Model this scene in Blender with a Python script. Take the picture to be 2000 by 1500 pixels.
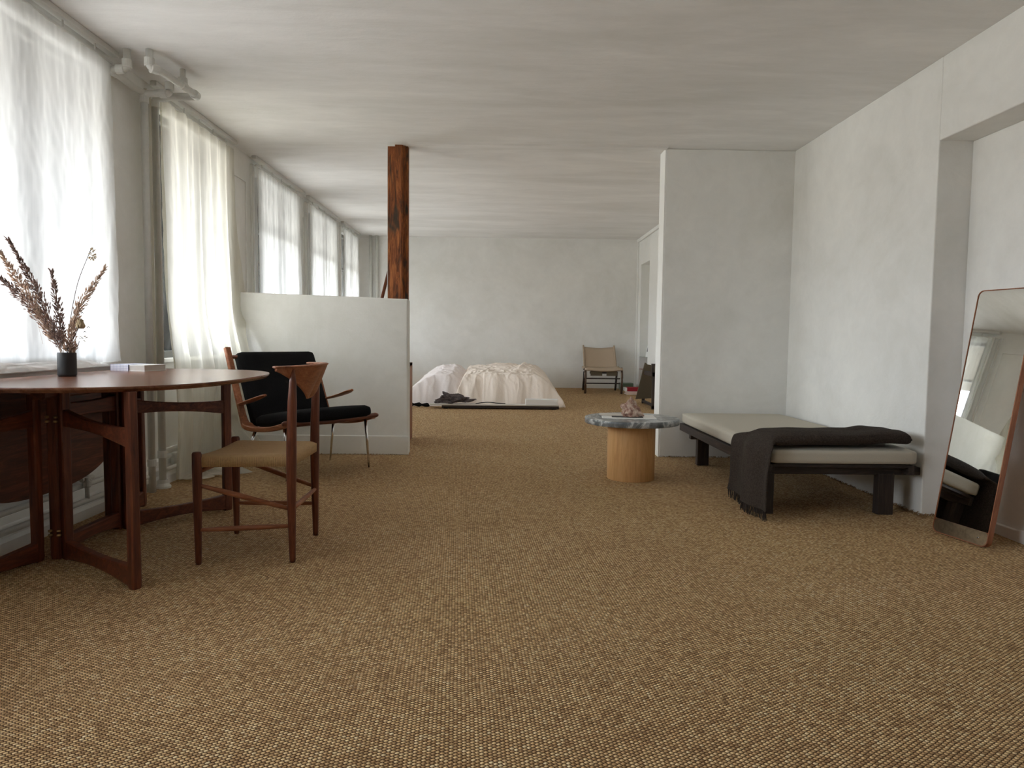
import bpy, bmesh, math, random
from mathutils import Vector, Matrix, noise
S = bpy.context.scene
for o in list(bpy.data.objects): bpy.data.objects.remove(o)
C = S.collection
PI = math.pi
# ---------------------------------------------------------------- camera
f_px, pitch, yaw, roll, cam_h = 1362.5, .0643, .0163, .012, .95
F = Vector((math.sin(yaw)*math.cos(pitch), math.cos(yaw)*math.cos(pitch), -math.sin(pitch)))
R0 = Vector((math.cos(yaw), -math.sin(yaw), 0)); U0 = R0.cross(F)
Rv = math.cos(roll)*R0 + math.sin(roll)*U0; Uv = -math.sin(roll)*R0 + math.cos(roll)*U0
cd = bpy.data.cameras.new('camera'); cam = bpy.data.objects.new('camera', cd); C.objects.link(cam)
m = Matrix((Rv, Uv, -F)).transposed().to_4x4(); m.translation = (0, 0, cam_h)
cam.matrix_world = m
cd.sensor_width = 36; cd.lens = 36*f_px/2000; cd.clip_start = .05; cd.clip_end = 200
S.camera = cam
# ---------------------------------------------------------------- world: bright overcast sky
W = bpy.data.worlds.new('sky'); S.world = W; W.use_nodes = True
nt = W.node_tree; bg = nt.nodes['Background']
WORLD = 18.8
tc = nt.nodes.new('ShaderNodeTexCoord'); sx = nt.nodes.new('ShaderNodeSeparateXYZ'); cr = nt.nodes.new('ShaderNodeValToRGB')
nt.links.new(tc.outputs['Generated'], sx.inputs[0]); nt.links.new(sx.outputs['Z'], cr.inputs['Fac']); nt.links.new(cr.outputs['Color'], bg.inputs['Color'])
cr.color_ramp.elements[0].position = 0; cr.color_ramp.elements[0].color = (.50, .50, .49, 1)     # pale street below the horizon
cr.color_ramp.elements[1].position = .06; cr.color_ramp.elements[1].color = (.90, .97, 1.06, 1)   # white sky above it
bg.inputs['Strength'].default_value = WORLD
S.view_settings.view_transform = 'Standard'; S.view_settings.look = 'None'
S.view_settings.gamma = 1; S.view_settings.exposure = 0.0; S.view_settings.use_curve_mapping = False
S.cycles.max_bounces = 14; S.cycles.diffuse_bounces = 9; S.cycles.transparent_max_bounces = 16
S.cycles.transmission_bounces = 8; S.cycles.sample_clamp_indirect = 8.0
try: S.cycles.use_denoising = True
except Exception: pass
# ---------------------------------------------------------------- dimensions
XL, XR, H, YB, XF = -2.172, 2.3375, 2.48, 10.685, 2.08
YP = 5.65; SL = .2115/(YB-YP)
YREAR = -2.6
def fz(y): return max(0, (y-YP)*SL)
WIN = [(2.60, 3.85), (4.46, 5.50), (6.20, 7.40), (7.86, 9.06), (9.50, 10.40), (.70, 2.15)]  # last window is added out of view to light the foreground
ZS, ZT = .80, 2.36
# daylight portals: they give no light themselves, they only steer sky sampling to the windows
for i, (a, b) in enumerate(WIN):
    ld = bpy.data.lights.new('portal', 'AREA'); ld.shape = 'RECTANGLE'; ld.size = ZT-ZS; ld.size_y = b-a
    ld.cycles.is_portal = True
    lo = bpy.data.objects.new('portal', ld); C.objects.link(lo)
    lo.location = (XL-.12, (a+b)/2, (ZS+ZT)/2); lo.rotation_euler = (0, -PI/2, 0)
# ---------------------------------------------------------------- materials
class N:
    def __init__(s, name):
        s.m = bpy.data.materials.new(name); s.m.use_nodes = True; s.t = s.m.node_tree
        s.b = s.t.nodes['Principled BSDF']; s.out = s.t.nodes['Material Output']
    def n(s, typ, **kw):
        x = s.t.nodes.new(typ)
        for k, v in kw.items():
            if k.startswith('i_'):
                x.inputs[k[2:].replace('_', ' ')].default_value = v
            else: setattr(x, k, v)
        return x
    def l(s, a, b): s.t.links.new(a, b)
    def math(s, op, a, b=None, c=None, clamp=False):
        x = s.t.nodes.new('ShaderNodeMath'); x.operation = op; x.use_clamp = clamp
        for i, v in enumerate((a, b, c)):
            if v is None: continue
            if isinstance(v, (int, float)): x.inputs[i].default_value = v
            else: s.l(v, x.inputs[i])
        return x.outputs[0]
    def co(s, scale=(1,1,1), rot=(0,0,0), kind='Object'):
        tc = s.n('ShaderNodeTexCoord'); mp = s.n('ShaderNodeMapping')
        mp.inputs['Scale'].default_value = scale; mp.inputs['Rotation'].default_value = rot
        s.l(tc.outputs[kind], mp.inputs['Vector']); return mp.outputs['Vector']
    def noise(s, vec, scale, detail=4, rough=.5, dist=0):
        x = s.n('ShaderNodeTexNoise'); s.l(vec, x.inputs['Vector'])
        x.inputs['Scale'].default_value = scale; x.inputs['Detail'].default_value = detail
        x.inputs['Roughness'].default_value = rough; x.inputs['Distortion'].default_value = dist
        return x.outputs['Fac']
    def ramp(s, fac, stops):
        x = s.n('ShaderNodeValToRGB'); e = x.color_ramp.elements
        while len(e) < len(stops): e.new(.5)
        for k, (p, c) in zip(e, stops): k.position = p; k.color = (*c, 1)
        s.l(fac, x.inputs['Fac']); return x.outputs['Color']
    def bump(s, h, strength=.3, dist=.01, normal=None):
        x = s.n('ShaderNodeBump'); x.inputs['Strength'].default_value = strength
        x.inputs['Distance'].default_value = dist; s.l(h, x.inputs['Height'])
        if normal: s.l(normal, x.inputs['Normal'])
        s.l(x.outputs['Normal'], s.b.inputs['Normal']); return x.outputs['Normal']
    def set(s, col=None, rough=.6, metal=0, spec=.5, sheen=0):
        if col is not None:
            if isinstance(col, tuple): s.b.inputs['Base Color'].default_value = (*col, 1)
            else: s.l(col, s.b.inputs['Base Color'])
        s.b.inputs['Roughness'].default_value = rough; s.b.inputs['Metallic'].default_value = metal
        s.b.inputs['Specular IOR Level'].default_value = spec
        if sheen: s.b.inputs['Sheen Weight'].default_value = sheen
        return s.m
def srgb(*c): return tuple(((x/255+.055)/1.055)**2.4 if x > 10 else x/255/12.92 for x in c)
def plaster(name, base, amp=.08, stretch=(1, 1, 1), bump=.25):
    a = N(name); v = a.co(stretch)
    n1 = a.noise(v, 1.3, 6, .62, .6); n2 = a.noise(v, 7, 6, .7, .5); n3 = a.noise(a.co(), 60, 3, .6)
    mixf = a.math('ADD', a.math('MULTIPLY', n1, .7), a.math('MULTIPLY', n2, .3))
    lo = tuple(x*(1-amp) for x in base); hi = tuple(min(1, x*(1+amp)) for x in base)
    c = a.ramp(mixf, [(.36, (lo[0], lo[1]*1.0, lo[2]*.985)), (.5, base), (.64, hi)])
    hgt = a.math('ADD', a.math('MULTIPLY', n2, .7), a.math('MULTIPLY', n3, .16))
    a.bump(hgt, bump, .014); return a.set(c, .85, spec=.25)
M = {}
M['plaster'] = plaster('wall_plaster', (.80, .797, .772), .07)
M['ceil'] = plaster('ceiling_plaster', (.80, .795, .785), .09, (.45, 1.6, 1), .3)
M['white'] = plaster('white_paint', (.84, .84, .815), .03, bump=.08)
def simple(key, col, rough=.6, metal=0, spec=.5, nz=0, nscale=30, bump=0, sheen=0, name=None):
    a = N(name or key)
    c = col
    if nz:
        n = a.noise(a.co(), nscale, 4, .6)
        c = a.ramp(n, [(.3, tuple(x*(1-nz) for x in col)), (.7, tuple(min(1, x*(1+nz)) for x in col))])
        if bump: a.bump(n, bump, .004)
    M[key] = a.set(c, rough, metal, spec, sheen)
def wood(key, dark, mid, light, axis='z', rough=.45, sc=1.0, spec=.4):
    a = N(key); st = {'x': (1.2, 14, 14), 'y': (14, 1.2, 14), 'z': (14, 14, 1.2)}[axis]
    v = a.co(tuple(q*sc for q in st))
    n = a.noise(v, 2.2, 6, .65, 1.2); n2 = a.noise(v, 12, 3, .6)
    fcol = a.math('ADD', a.math('MULTIPLY', n, .75), a.math('MULTIPLY', n2, .25))
    c = a.ramp(fcol, [(.3, dark), (.5, mid), (.7, light)])
    a.bump(n2, .08, .002); M[key] = a.set(c, rough, spec=spec)
for ax in 'xyz':
    wood('teak_'+ax, srgb(58, 27, 16), srgb(100, 52, 32), srgb(140, 78, 50), ax)
    wood('teakl_'+ax, srgb(105, 58, 34), srgb(148, 90, 58), srgb(178, 118, 82), ax)
    wood('wenge_'+ax, srgb(30, 24, 21), srgb(54, 44, 39), srgb(80, 67, 58), ax, .6)
wood('oak', srgb(196, 146, 94), srgb(218, 172, 118), srgb(228, 186, 134), 'z', .5)
# table top: rosewood-brown satin
a = N('tabletop_teak'); v = a.co((9, .9, 9)); n = a.noise(v, 2, 6, .65, 1.5)
a.bump(a.noise(v, 9, 3), .05, .001)
M['tabletop'] = a.set(a.ramp(n, [(.3, srgb(84, 48, 34)), (.5, srgb(118, 74, 54)), (.72, srgb(146, 100, 76))]), .27, spec=.55)
# weathered post
a = N('weathered_pine'); v = a.co((16, 16, 1.6)); n = a.noise(v, 2.2, 8, .72, 1.4)
nb = a.noise(a.co((3, 3, 1.2)), 2.6, 3, .5, .6)
c1 = a.ramp(n, [(.34, srgb(60, 30, 12)), (.5, srgb(138, 76, 34)), (.68, srgb(192, 118, 62))])
mk = a.ramp(nb, [(.53, (0, 0, 0)), (.62, (1, 1, 1))])
mx = a.n('ShaderNodeMix', data_type='RGBA'); a.l(mk, mx.inputs['Factor']); a.l(c1, mx.inputs[6]); mx.inputs[7].default_value = (*srgb(66, 50, 36), 1)
a.bump(n, .9, .012); M['post'] = a.set(mx.outputs[2], .75)
# sisal carpet
a = N('sisal_weave'); v = a.co((1, 1, 1), (0, 0, -math.radians(34)))
sep = a.n('ShaderNodeSeparateXYZ'); 
nw = a.math('ADD', a.noise(a.co(), 5, 2), a.math('MULTIPLY', a.noise(a.co(), 45, 2), .28))
a.l(v, sep.inputs[0])
u = a.math('DIVIDE', a.math('ADD', sep.outputs['X'], a.math('MULTIPLY', nw, .012)), .0118)
w = a.math('DIVIDE', a.math('ADD', sep.outputs['Y'], a.math('MULTIPLY', nw, .010)), .0100)
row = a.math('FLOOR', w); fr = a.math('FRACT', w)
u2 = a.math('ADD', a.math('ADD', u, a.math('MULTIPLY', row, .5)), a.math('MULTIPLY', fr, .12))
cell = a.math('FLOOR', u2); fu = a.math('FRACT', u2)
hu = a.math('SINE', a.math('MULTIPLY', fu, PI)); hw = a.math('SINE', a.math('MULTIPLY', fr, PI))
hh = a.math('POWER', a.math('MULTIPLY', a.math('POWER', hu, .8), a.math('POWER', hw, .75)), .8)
cmb = a.n('ShaderNodeCombineXYZ'); a.l(cell, cmb.inputs[0]); a.l(row, cmb.inputs[1])
wn = a.n('ShaderNodeTexWhiteNoise'); a.l(cmb.outputs[0], wn.inputs['Vector'])
strand = a.noise(a.co((1, 1, 1)), 420, 2, .6)
patch = a.noise(a.co(), 1.2, 4, .6)
cc = a.math('ADD', a.math('ADD', a.math('MULTIPLY', wn.outputs['Value'], .55), a.math('MULTIPLY', strand, .38)), a.math('MULTIPLY', patch, .22))
yarn = a.ramp(cc, [(.26, srgb(176, 138, 94)), (.54, srgb(224, 184, 132)), (.8, srgb(248, 214, 160)), (.98, srgb(255, 246, 216))])
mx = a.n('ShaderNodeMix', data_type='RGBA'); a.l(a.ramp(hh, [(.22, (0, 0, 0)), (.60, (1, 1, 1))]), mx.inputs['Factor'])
mx.inputs[6].default_value = (*srgb(104, 70, 40), 1); a.l(yarn, mx.inputs[7])  # gaps: backing yarn, with cavity shade darkened into the colour
a.bump(a.math('ADD', hh, a.math('MULTIPLY', strand, .15)), 1.0, .006)
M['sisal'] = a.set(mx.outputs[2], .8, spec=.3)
simple('sisal_thread', srgb(140, 108, 70), .8, nz=.3)
# linen curtain: translucent thin cloth
def cloth(key, col, tr, trans, sc=900):
    a = N(key); t = a.t; t.nodes.remove(a.b)
    d = a.n('ShaderNodeBsdfDiffuse'); tl = a.n('ShaderNodeBsdfTranslucent'); tp = a.n('ShaderNodeBsdfTransparent')
    n = a.noise(a.co((1, 1, .04)), 90, 3, .6)
    c = a.ramp(n, [(.3, tuple(x*.93 for x in col)), (.7, col)])
    a.l(c, d.inputs[0]); a.l(c, tl.inputs[0]); tp.inputs[0].default_value = (*col, 1)
    m1 = a.n('ShaderNodeMixShader'); m1.inputs[0].default_value = trans; a.l(d.outputs[0], m1.inputs[1]); a.l(tl.outputs[0], m1.inputs[2])
    m2 = a.n('ShaderNodeMixShader'); lw = a.n('ShaderNodeLayerWeight'); lw.inputs['Blend'].default_value = .5
    a.l(a.math('MULTIPLY', a.math('POWER', a.math('SUBTRACT', 1, lw.outputs['Facing']), .8), tr*1.3, clamp=True), m2.inputs[0]); a.l(m1.outputs[0], m2.inputs[1]); a.l(tp.outputs[0], m2.inputs[2])
    a.l(m2.outputs[0], a.out.inputs[0]); M[key] = a.m
cloth('curtain', (.84, .84, .82), .44, .34); cloth('curtain_sheer', (.84, .85, .83), .46, .34)
cloth('curtain_cream', (.84, .82, .74), .38, .36)
a = N('window_glass'); a.t.nodes.remove(a.b)
g = a.n('ShaderNodeBsdfGlossy'); g.inputs['Roughness'].default_value = .02; tp = a.n('ShaderNodeBsdfTransparent'); fr_ = a.n('ShaderNodeFresnel')
fr_.inputs[0].default_value = 1.3; ms = a.n('ShaderNodeMixShader'); a.l(fr_.outputs[0], ms.inputs[0]); a.l(tp.outputs[0], ms.inputs[1]); a.l(g.outputs[0], ms.inputs[2]); a.l(ms.outputs[0], a.out.inputs[0]); M['glass'] = a.m
simple('shelf_glass', srgb(150, 160, 150), .1, spec=.8)
simple('awning', (.075, .065, .05), .9, nz=.05, nscale=3)  # dark, so the added slabs dim the sky behind the curtains
simple('frame_paint', (.11, .11, .10), .6)
simple('pipe', (.66, .66, .62), .45, nz=.04)
simple('bronze', srgb(96, 78, 66), .32, .8); simple('brass', srgb(190, 165, 120), .3, 1)
simple('chrome', (.75, .75, .76), .12, 1)
simple('steel', (.45, .44, .42), .3, 1)
simple('mirror', (.86, .88, .87), .015, 1)
simple('tarnished', srgb(150, 132, 108), .28, .85, nz=.25, nscale=40)
simple('black_wool', (.0085, .0085, .0095), .95, nz=.35, nscale=160, bump=.5, spec=.15)
simple('brown_wool', (.042, .032, .026), .95, nz=.45, nscale=120, bump=.8, spec=.15)
simple('linen', srgb(188, 182, 168), .9, nz=.05, nscale=260, bump=.15)
simple('white_linen', srgb(236, 226, 224), .9, nz=.03, nscale=60, bump=.15)
simple('cream_linen', srgb(240, 226, 214), .9, nz=.03, nscale=60, bump=.15)
for key, col in (('white_linen', srgb(240, 231, 229)), ('cream_linen', srgb(244, 231, 219))):
    a = N(key); n1 = a.noise(a.co((1, .5, .5)), 6, 5, .55, .3)
    rdg = a.math('SUBTRACT', 1, a.math('ABSOLUTE', a.math('MULTIPLY', a.math('SUBTRACT', n1, .5), 5)), clamp=True)
    a.bump(a.math('ADD', rdg, a.math('MULTIPLY', a.noise(a.co(), 40, 3), .2)), .28, .012); M[key] = a.set(col, .9, spec=.2)
simple('canvas', srgb(176, 156, 134), .9, nz=.06, nscale=200, bump=.15)
simple('olive_canvas', srgb(96, 84, 66), .9, nz=.06, nscale=200)
simple('black_ceramic', (.02, .021, .021), .55, nz=.2, nscale=20, bump=.2)
simple('black', (.012, .012, .012), .5)
simple('paper', srgb(240, 240, 238), .7)
simple('pages', srgb(206, 200, 192), .8)
simple('darkprint', srgb(60, 60, 62), .6)
simple('red_cloth', srgb(150, 24, 40), .8)
simple('pink_paper', srgb(214, 190, 178), .8)
simple('green_glass', srgb(96, 112, 92), .35)
simple('copper', srgb(170, 110, 84), .3, 1)
simple('grass_dry', srgb(196, 172, 154), .9, nz=.35, nscale=60)
simple('grass_dark', srgb(150, 128, 120), .9, nz=.35, nscale=60)
simple('stem_dry', srgb(170, 148, 126), .8)
simple('stem_dark', srgb(62, 46, 40), .8)
simple('petal_dry', srgb(176, 156, 124), .9, nz=.25, nscale=40)
simple('white_enamel', srgb(214, 214, 210), .4)
a = N('grey_marble'); v = a.co(); n = a.noise(v, 5, 8, .7, 1.8); n2 = a.noise(a.co((1, 1, 1), (0.4, .5, .8)), 3, 6, .6, 2.5)
vein = a.math('POWER', a.math('SUBTRACT', 1, a.math('ABSOLUTE', a.math('MULTIPLY', a.math('SUBTRACT', n2, .5), 9)), clamp=True), 3)
c1 = a.ramp(n, [(.3, srgb(74, 80, 84)), (.55, srgb(112, 116, 118)), (.75, srgb(150, 152, 152))])
mx = a.n('ShaderNodeMix', data_type='RGBA'); a.l(vein, mx.inputs['Factor']); a.l(c1, mx.inputs[6]); mx.inputs[7].default_value = (*srgb(205, 208, 208), 1)
M['marble'] = a.set(mx.outputs[2], .3)
a = N('pink_crystal'); n = a.noise(a.co(), 26, 6, .75); 
c1 = a.ramp(n, [(.30, srgb(120, 74, 64)), (.45, srgb(186, 144, 128)), (.58, srgb(228, 206, 188))]); a.bump(n, 1, .02)
M['crystal'] = a.set(c1, .6)
a = N('driftwood_bark'); n = a.noise(a.co((1, 2, 2)), 18, 7, .8, .6); a.bump(n, 1, .03)
M['bark'] = a.set(a.ramp(n, [(.35, srgb(52, 44, 44)), (.6, srgb(128, 114, 112))]), .85)
a = N('danish_cord'); v = a.co(); sp = a.n('ShaderNodeSeparateXYZ'); a.l(v, sp.inputs[0])
ax_ = a.math('ABSOLUTE', sp.outputs['X']); ay_ = a.math('ABSOLUTE', a.math('MULTIPLY', sp.outputs['Y'], .92))
isx = a.math('GREATER_THAN', ax_, ay_)
co_ = a.math('ADD', a.math('MULTIPLY', isx, sp.outputs['Y']), a.math('MULTIPLY', a.math('SUBTRACT', 1, isx), sp.outputs['X']))
co_ = a.math('ADD', a.math('MULTIPLY', isx, sp.outputs['X']), a.math('MULTIPLY', a.math('SUBTRACT', 1, isx), sp.outputs['Y'])) if False else co_
hs = a.math('ABSOLUTE', a.math('SINE', a.math('MULTIPLY', co_, PI/.0042)))
nn = a.noise(a.co(), 120, 3)
c1 = a.ramp(a.math('ADD', a.math('MULTIPLY', hs, .55), a.math('MULTIPLY', nn, .45)), [(.2, srgb(120, 88, 54)), (.45, srgb(190, 152, 104)), (.75, srgb(216, 180, 130))])
a.bump(hs, .8, .003); M['cord'] = a.set(c1, .8)
a = N('grid_paper'); v = a.co((1, 1, 1)); sp = a.n('ShaderNodeSeparateXYZ'); a.l(v, sp.inputs[0])
def gl(s, o): 
    return s.math('LESS_THAN', s.math('FRACT', s.math('DIVIDE', o, .009)), .12)
gmask = a.math('MAXIMUM', gl(a, a.math('ADD', sp.outputs['X'], 5)), a.math('MAXIMUM', gl(a, a.math('ADD', sp.outputs['Y'], 5)), gl(a, a.math('ADD', sp.outputs['Z'], 5))))
mx = a.n('ShaderNodeMix', data_type='RGBA'); a.l(gmask, mx.inputs['Factor']); mx.inputs[6].default_value = (*srgb(226, 226, 234), 1); mx.inputs[7].default_value = (*srgb(120, 130, 180), 1)
M['grid'] = a.set(mx.outputs[2], .9, spec=.2)

# ---------------------------------------------------------------- helpers
def thing(name, label, cat, loc=(0, 0, 0), rz=0, group=None, rot=None):
    o = bpy.data.objects.new(name, None); C.objects.link(o); o.location = loc
    o.rotation_euler = rot or (0, 0, rz); o.empty_display_size = .1
    o['label'] = label; o['category'] = cat
    if group: o['group'] = group
    return o
def tag(o, label, cat, group=None, kind=None):
    o['label'] = label; o['category'] = cat
    if group: o['group'] = group
    if kind: o['kind'] = kind
    return o
def obj(name, bm, mat, parent=None, smooth=False, loc=None, bevel=0, seg=2, sub=0, label=None):
    """bm in world axes; subtract the location of the (unrotated) root so that parts sit right"""
    me = bpy.data.meshes.new(name)
    bmesh.ops.recalc_face_normals(bm, faces=bm.faces)
    bm.to_mesh(me); bm.free()
    o = bpy.data.objects.new(name, me); C.objects.link(o)
    me.materials.append(M[mat] if isinstance(mat, str) else mat)
    if parent is not None: o.parent = parent
    if loc is not None: o.location = loc
    if bevel:
        b = o.modifiers.new('bevel', 'BEVEL'); b.width = bevel; b.segments = seg; b.limit_method = 'ANGLE'; b.angle_limit = .6
        b.harden_normals = False
    if sub:
        b = o.modifiers.new('sub', 'SUBSURF'); b.levels = sub; b.render_levels = sub
    if smooth:
        for p in me.polygons: p.use_smooth = True
    if label: o['label'] = label
    return o
def struct(name, bm, mat, parent=None, **k):
    o = obj(name, bm, mat, parent, **k)
    if parent is None: o['kind'] = 'structure'
    return o
def off(o, parent):
    """shift a part's mesh from world to the frame of its unrotated parent chain"""
    t = Vector((0, 0, 0)); p = parent
    while p is not None: t += p.location; p = p.parent
    for v in o.data.vertices: v.co -= t
    return o
def wobj(name, bm, mat, parent, **k): return off(obj(name, bm, mat, parent, **k), parent)
def box(bm, x0, x1, y0, y1, z0, z1, mat=None):
    vs = [bm.verts.new((x, y, z)) for z in (z0, z1) for y in (y0, y1) for x in (x0, x1)]
    for q in ((0, 1, 3, 2), (4, 6, 7, 5), (0, 4, 5, 1), (2, 3, 7, 6), (0, 2, 6, 4), (1, 5, 7, 3)): bm.faces.new([vs[i] for i in q])
    return vs
def B(*a): bm = bmesh.new(); box(bm, *a); return bm
def sweep(bm, pts, rad, n=12, up=(0, 0, 1), rect=False, cap=True, closed=False):
    """sweep an ellipse (or rounded rectangle) along pts; rad = r, (rs, ru) or a list of these per point"""
    pts = [Vector(p) for p in pts]; k = len(pts); rings = []
    if not isinstance(rad, list): rad = [rad]*k
    up = Vector(up)
    for i, p in enumerate(pts):
        t = (pts[min(i+1, k-1)]-pts[max(i-1, 0)]).normalized()
        s = t.cross(up)
        if s.length < .05: s = t.cross(Vector((1, 0, 0))) if abs(t.x) < .9 else t.cross(Vector((0, 1, 0)))
        s.normalize(); uu = s.cross(t).normalized()
        r = rad[i]; rs, ru = (r, r) if not isinstance(r, tuple) else r
        ring = []
        if rect:
            c = .28*min(rs, ru)
            pr = [(rs-c, ru), (-(rs-c), ru), (-rs, ru-c), (-rs, -(ru-c)), (-(rs-c), -ru), (rs-c, -ru), (rs, -(ru-c)), (rs, ru-c)]
            ring = [bm.verts.new(p+s*a_+uu*b_) for a_, b_ in pr]
        else:
            ring = [bm.verts.new(p+s*rs*math.cos(2*PI*j/n)+uu*ru*math.sin(2*PI*j/n)) for j in range(n)]
        rings.append(ring)
    nn = len(rings[0])
    for i in range(k-1):
        for j in range(nn):
            bm.faces.new((rings[i][j], rings[i][(j+1) % nn], rings[i+1][(j+1) % nn], rings[i+1][j]))
    if closed:
        for j in range(nn): bm.faces.new((rings[-1][j], rings[-1][(j+1) % nn], rings[0][(j+1) % nn], rings[0][j]))
    elif cap: bm.faces.new(rings[0][::-1]); bm.faces.new(rings[-1])
    return bm
def SW(*a, **k): return sweep(bmesh.new(), *a, **k)
def lathe(bm, prof, n=32, c=(0, 0, 0), cap=True):
    rings = []
    for r, z in prof: rings.append([bm.verts.new((c[0]+r*math.cos(2*PI*j/n), c[1]+r*math.sin(2*PI*j/n), c[2]+z)) for j in range(n)])
    for i in range(len(rings)-1):
        for j in range(n): bm.faces.new((rings[i][j], rings[i][(j+1) % n], rings[i+1][(j+1) % n], rings[i+1][j]))
    if cap: bm.faces.new(rings[0][::-1]); bm.faces.new(rings[-1])
    return bm
def prism(bm, poly, z0, z1):
    a_ = [bm.verts.new((x, y, z0)) for x, y in poly]; b_ = [bm.verts.new((x, y, z1)) for x, y in poly]
    bm.faces.new(a_[::-1]); bm.faces.new(b_); n = len(poly)
    for i in range(n): bm.faces.new((a_[i], a_[(i+1) % n], b_[(i+1) % n], b_[i]))
    return bm
def extr(bm, poly, ax, lo, hi):
    """polygon in the plane normal to ax ('x': (y,z), 'y': (x,z)) extruded lo..hi"""
    def P(p, t): return (t, p[0], p[1]) if ax == 'x' else (p[0], t, p[1])
    a_ = [bm.verts.new(P(p, lo)) for p in poly]; b_ = [bm.verts.new(P(p, hi)) for p in poly]
    bm.faces.new(a_[::-1]); bm.faces.new(b_); n = len(poly)
    for i in range(n): bm.faces.new((a_[i], a_[(i+1) % n], b_[(i+1) % n], b_[i]))
    return bm
def grid(bm, nu, nv, fn, close_back=None):
    g = [[bm.verts.new(fn(i/(nu-1), j/(nv-1))) for i in range(nu)] for j in range(nv)]
    for j in range(nv-1):
        for i in range(nu-1): bm.faces.new((g[j][i], g[j][i+1], g[j+1][i+1], g[j+1][i]))
    return g
def nz(x, y=0, z=0): return noise.noise(Vector((x, y, z)))
def lerp(a_, b_, t): return a_+(b_-a_)*t
def ss(a_, b_, x):
    t = max(0, min(1, (x-a_)/(b_-a_))); return t*t*(3-2*t)
def curve_pts(pts, n=8):
    """Catmull-Rom through pts"""
    P = [Vector(p) for p in pts]; P = [2*P[0]-P[1]]+P+[2*P[-1]-P[-2]]; out = []
    for i in range(1, len(P)-2):
        for k in range(n):
            t = k/n; a_, b_, c_, d_ = P[i-1], P[i], P[i+1], P[i+2]
            out.append(.5*((2*b_)+(c_-a_)*t+(2*a_-5*b_+4*c_-d_)*t*t+(3*b_-a_-3*c_+d_)*t**3))
    out.append(P[-2]); return out

# ---------------------------------------------------------------- room shell
bm = bmesh.new()   # floor: level in the front room, gently rising in the back room
ys = [YREAR, 0, YP]+[YP+.5*i for i in range(1, 11)]+[YB+.1]
prof = [(y, fz(y)) for y in ys]
extr(bm, prof+[(YB+.1, -.15), (YREAR, -.15)], 'x', XL-.02, 2.54)
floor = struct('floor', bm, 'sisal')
struct('ceiling', B(XL-.5, 2.9, YREAR-.2, YB+.3, H, H+.2), 'ceil')
bm = bmesh.new()
X0 = XL-.10
wy = sorted(WIN)
box(bm, X0, XL, YREAR-.1, YB+.1, -.1, ZS); box(bm, X0, XL, YREAR-.1, YB+.1, ZT, H)
prev = YREAR-.1
for a_, b_ in wy: box(bm, X0, XL, prev, a_, ZS, ZT); prev = b_
box(bm, X0, XL, prev, YB+.1, ZS, ZT)
wl = struct('wall_left', bm, 'plaster')
# raised panel mouldings on the piers and under the sills
def frame_yz(bm, x, y0, y1, z0, z1, w=.018, d=.012):
    for q in ((y0, y1, z0, z0+w), (y0, y1, z1-w, z1), (y0, y0+w, z0, z1), (y1-w, y1, z0, z1)): box(bm, x, x+d, *q)
for a_, b_ in ((5.68, 6.02), (7.5, 7.72), (9.14, 9.36)):
    bm = bmesh.new(); frame_yz(bm, XL, a_, b_, .9, 2.26); obj('panel_moulding', bm, 'plaster', wl, bevel=.003)
for a_, b_ in ((2.2, 3.4), (4.5, 5.5)):
    bm = bmesh.new(); frame_yz(bm, XL, a_, b_, .2, .70); obj('panel_moulding', bm, 'plaster', wl, bevel=.003)
struct('wall_back', B(XL-.3, XF+.6, YB, YB+.2, 0, H), 'plaster')
struct('wall_rear', B(XL-.3, 2.9, YREAR-.2, YREAR, -.1, H), 'wenge_z')  # unseen wall, dark wood put there to cut bounced light
bm = bmesh.new()   # right wall of the front room with its tall niche
NY0, NY1, NZ, NX = 1.5, 3.78, 2.04, 2.52
box(bm, XR, 2.75, NY1, YP+.2, -.1, H); box(bm, XR, 2.75, NY0, NY1, NZ, H); box(bm, XR, 2.75, YREAR-.1, NY0, -.1, H)
box(bm, NX, 2.75, NY0, NY1, -.1, NZ)
struct('wall_right', bm, 'plaster', bevel=.006, seg=2)
bm = bmesh.new()
extr(bm, [(NY0, 0), (NY1-.001, 0), (NY1-.001, .05), (3.3, .055), (3.2, .075), (2.4, .07), (NY0, .08)], 'x', NX-.02, NX+.01)
struct('baseboard_right', bm, 'white', bevel=.004)
struct('wall_partition', B(1.302, XR+.02, YP, YP+.18, -.02, H), 'plaster', bevel=.008)
bm = bmesh.new()   # right wall of the back room, with a shelf niche
FY0, FY1, FZT = 9.88, 10.48, 2.08
box(bm, XF, XF+.5, YP+.18, FY0, 0, H); box(bm, XF, XF+.5, FY1, YB, 0, H); box(bm, XF, XF+.5, FY0, FY1, FZT, H)
box(bm, XF+.22, XF+.5, FY0, FY1, 0, FZT); box(bm, XF, XF+.3, FY0, FY1, 0, .24)
struct('wall_far_right', bm, 'white', bevel=.004)
struct('trim_1', B(XF-.035, XF, YP+.18, YB, H-.05, H), 'white', bevel=.01)
struct('brightened_end', B(1.294, 1.304, YP+.002, YP+.178, 0, H), 'white', bevel=.003)  # white strip added to carry window light on the partition end
struct('trim_2', B(XF-.025, XF, YB-.03, YB, .2, H-.05), 'white', bevel=.008)
bm = bmesh.new()   # plaster ridge where the ceilings of the two rooms meet
extr(bm, [(5.58, H), (5.60, H-.010), (5.66, H-.012), (5.70, H)], 'x', -.75, 1.302)
struct('trim_3', bm, 'ceil')
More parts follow.
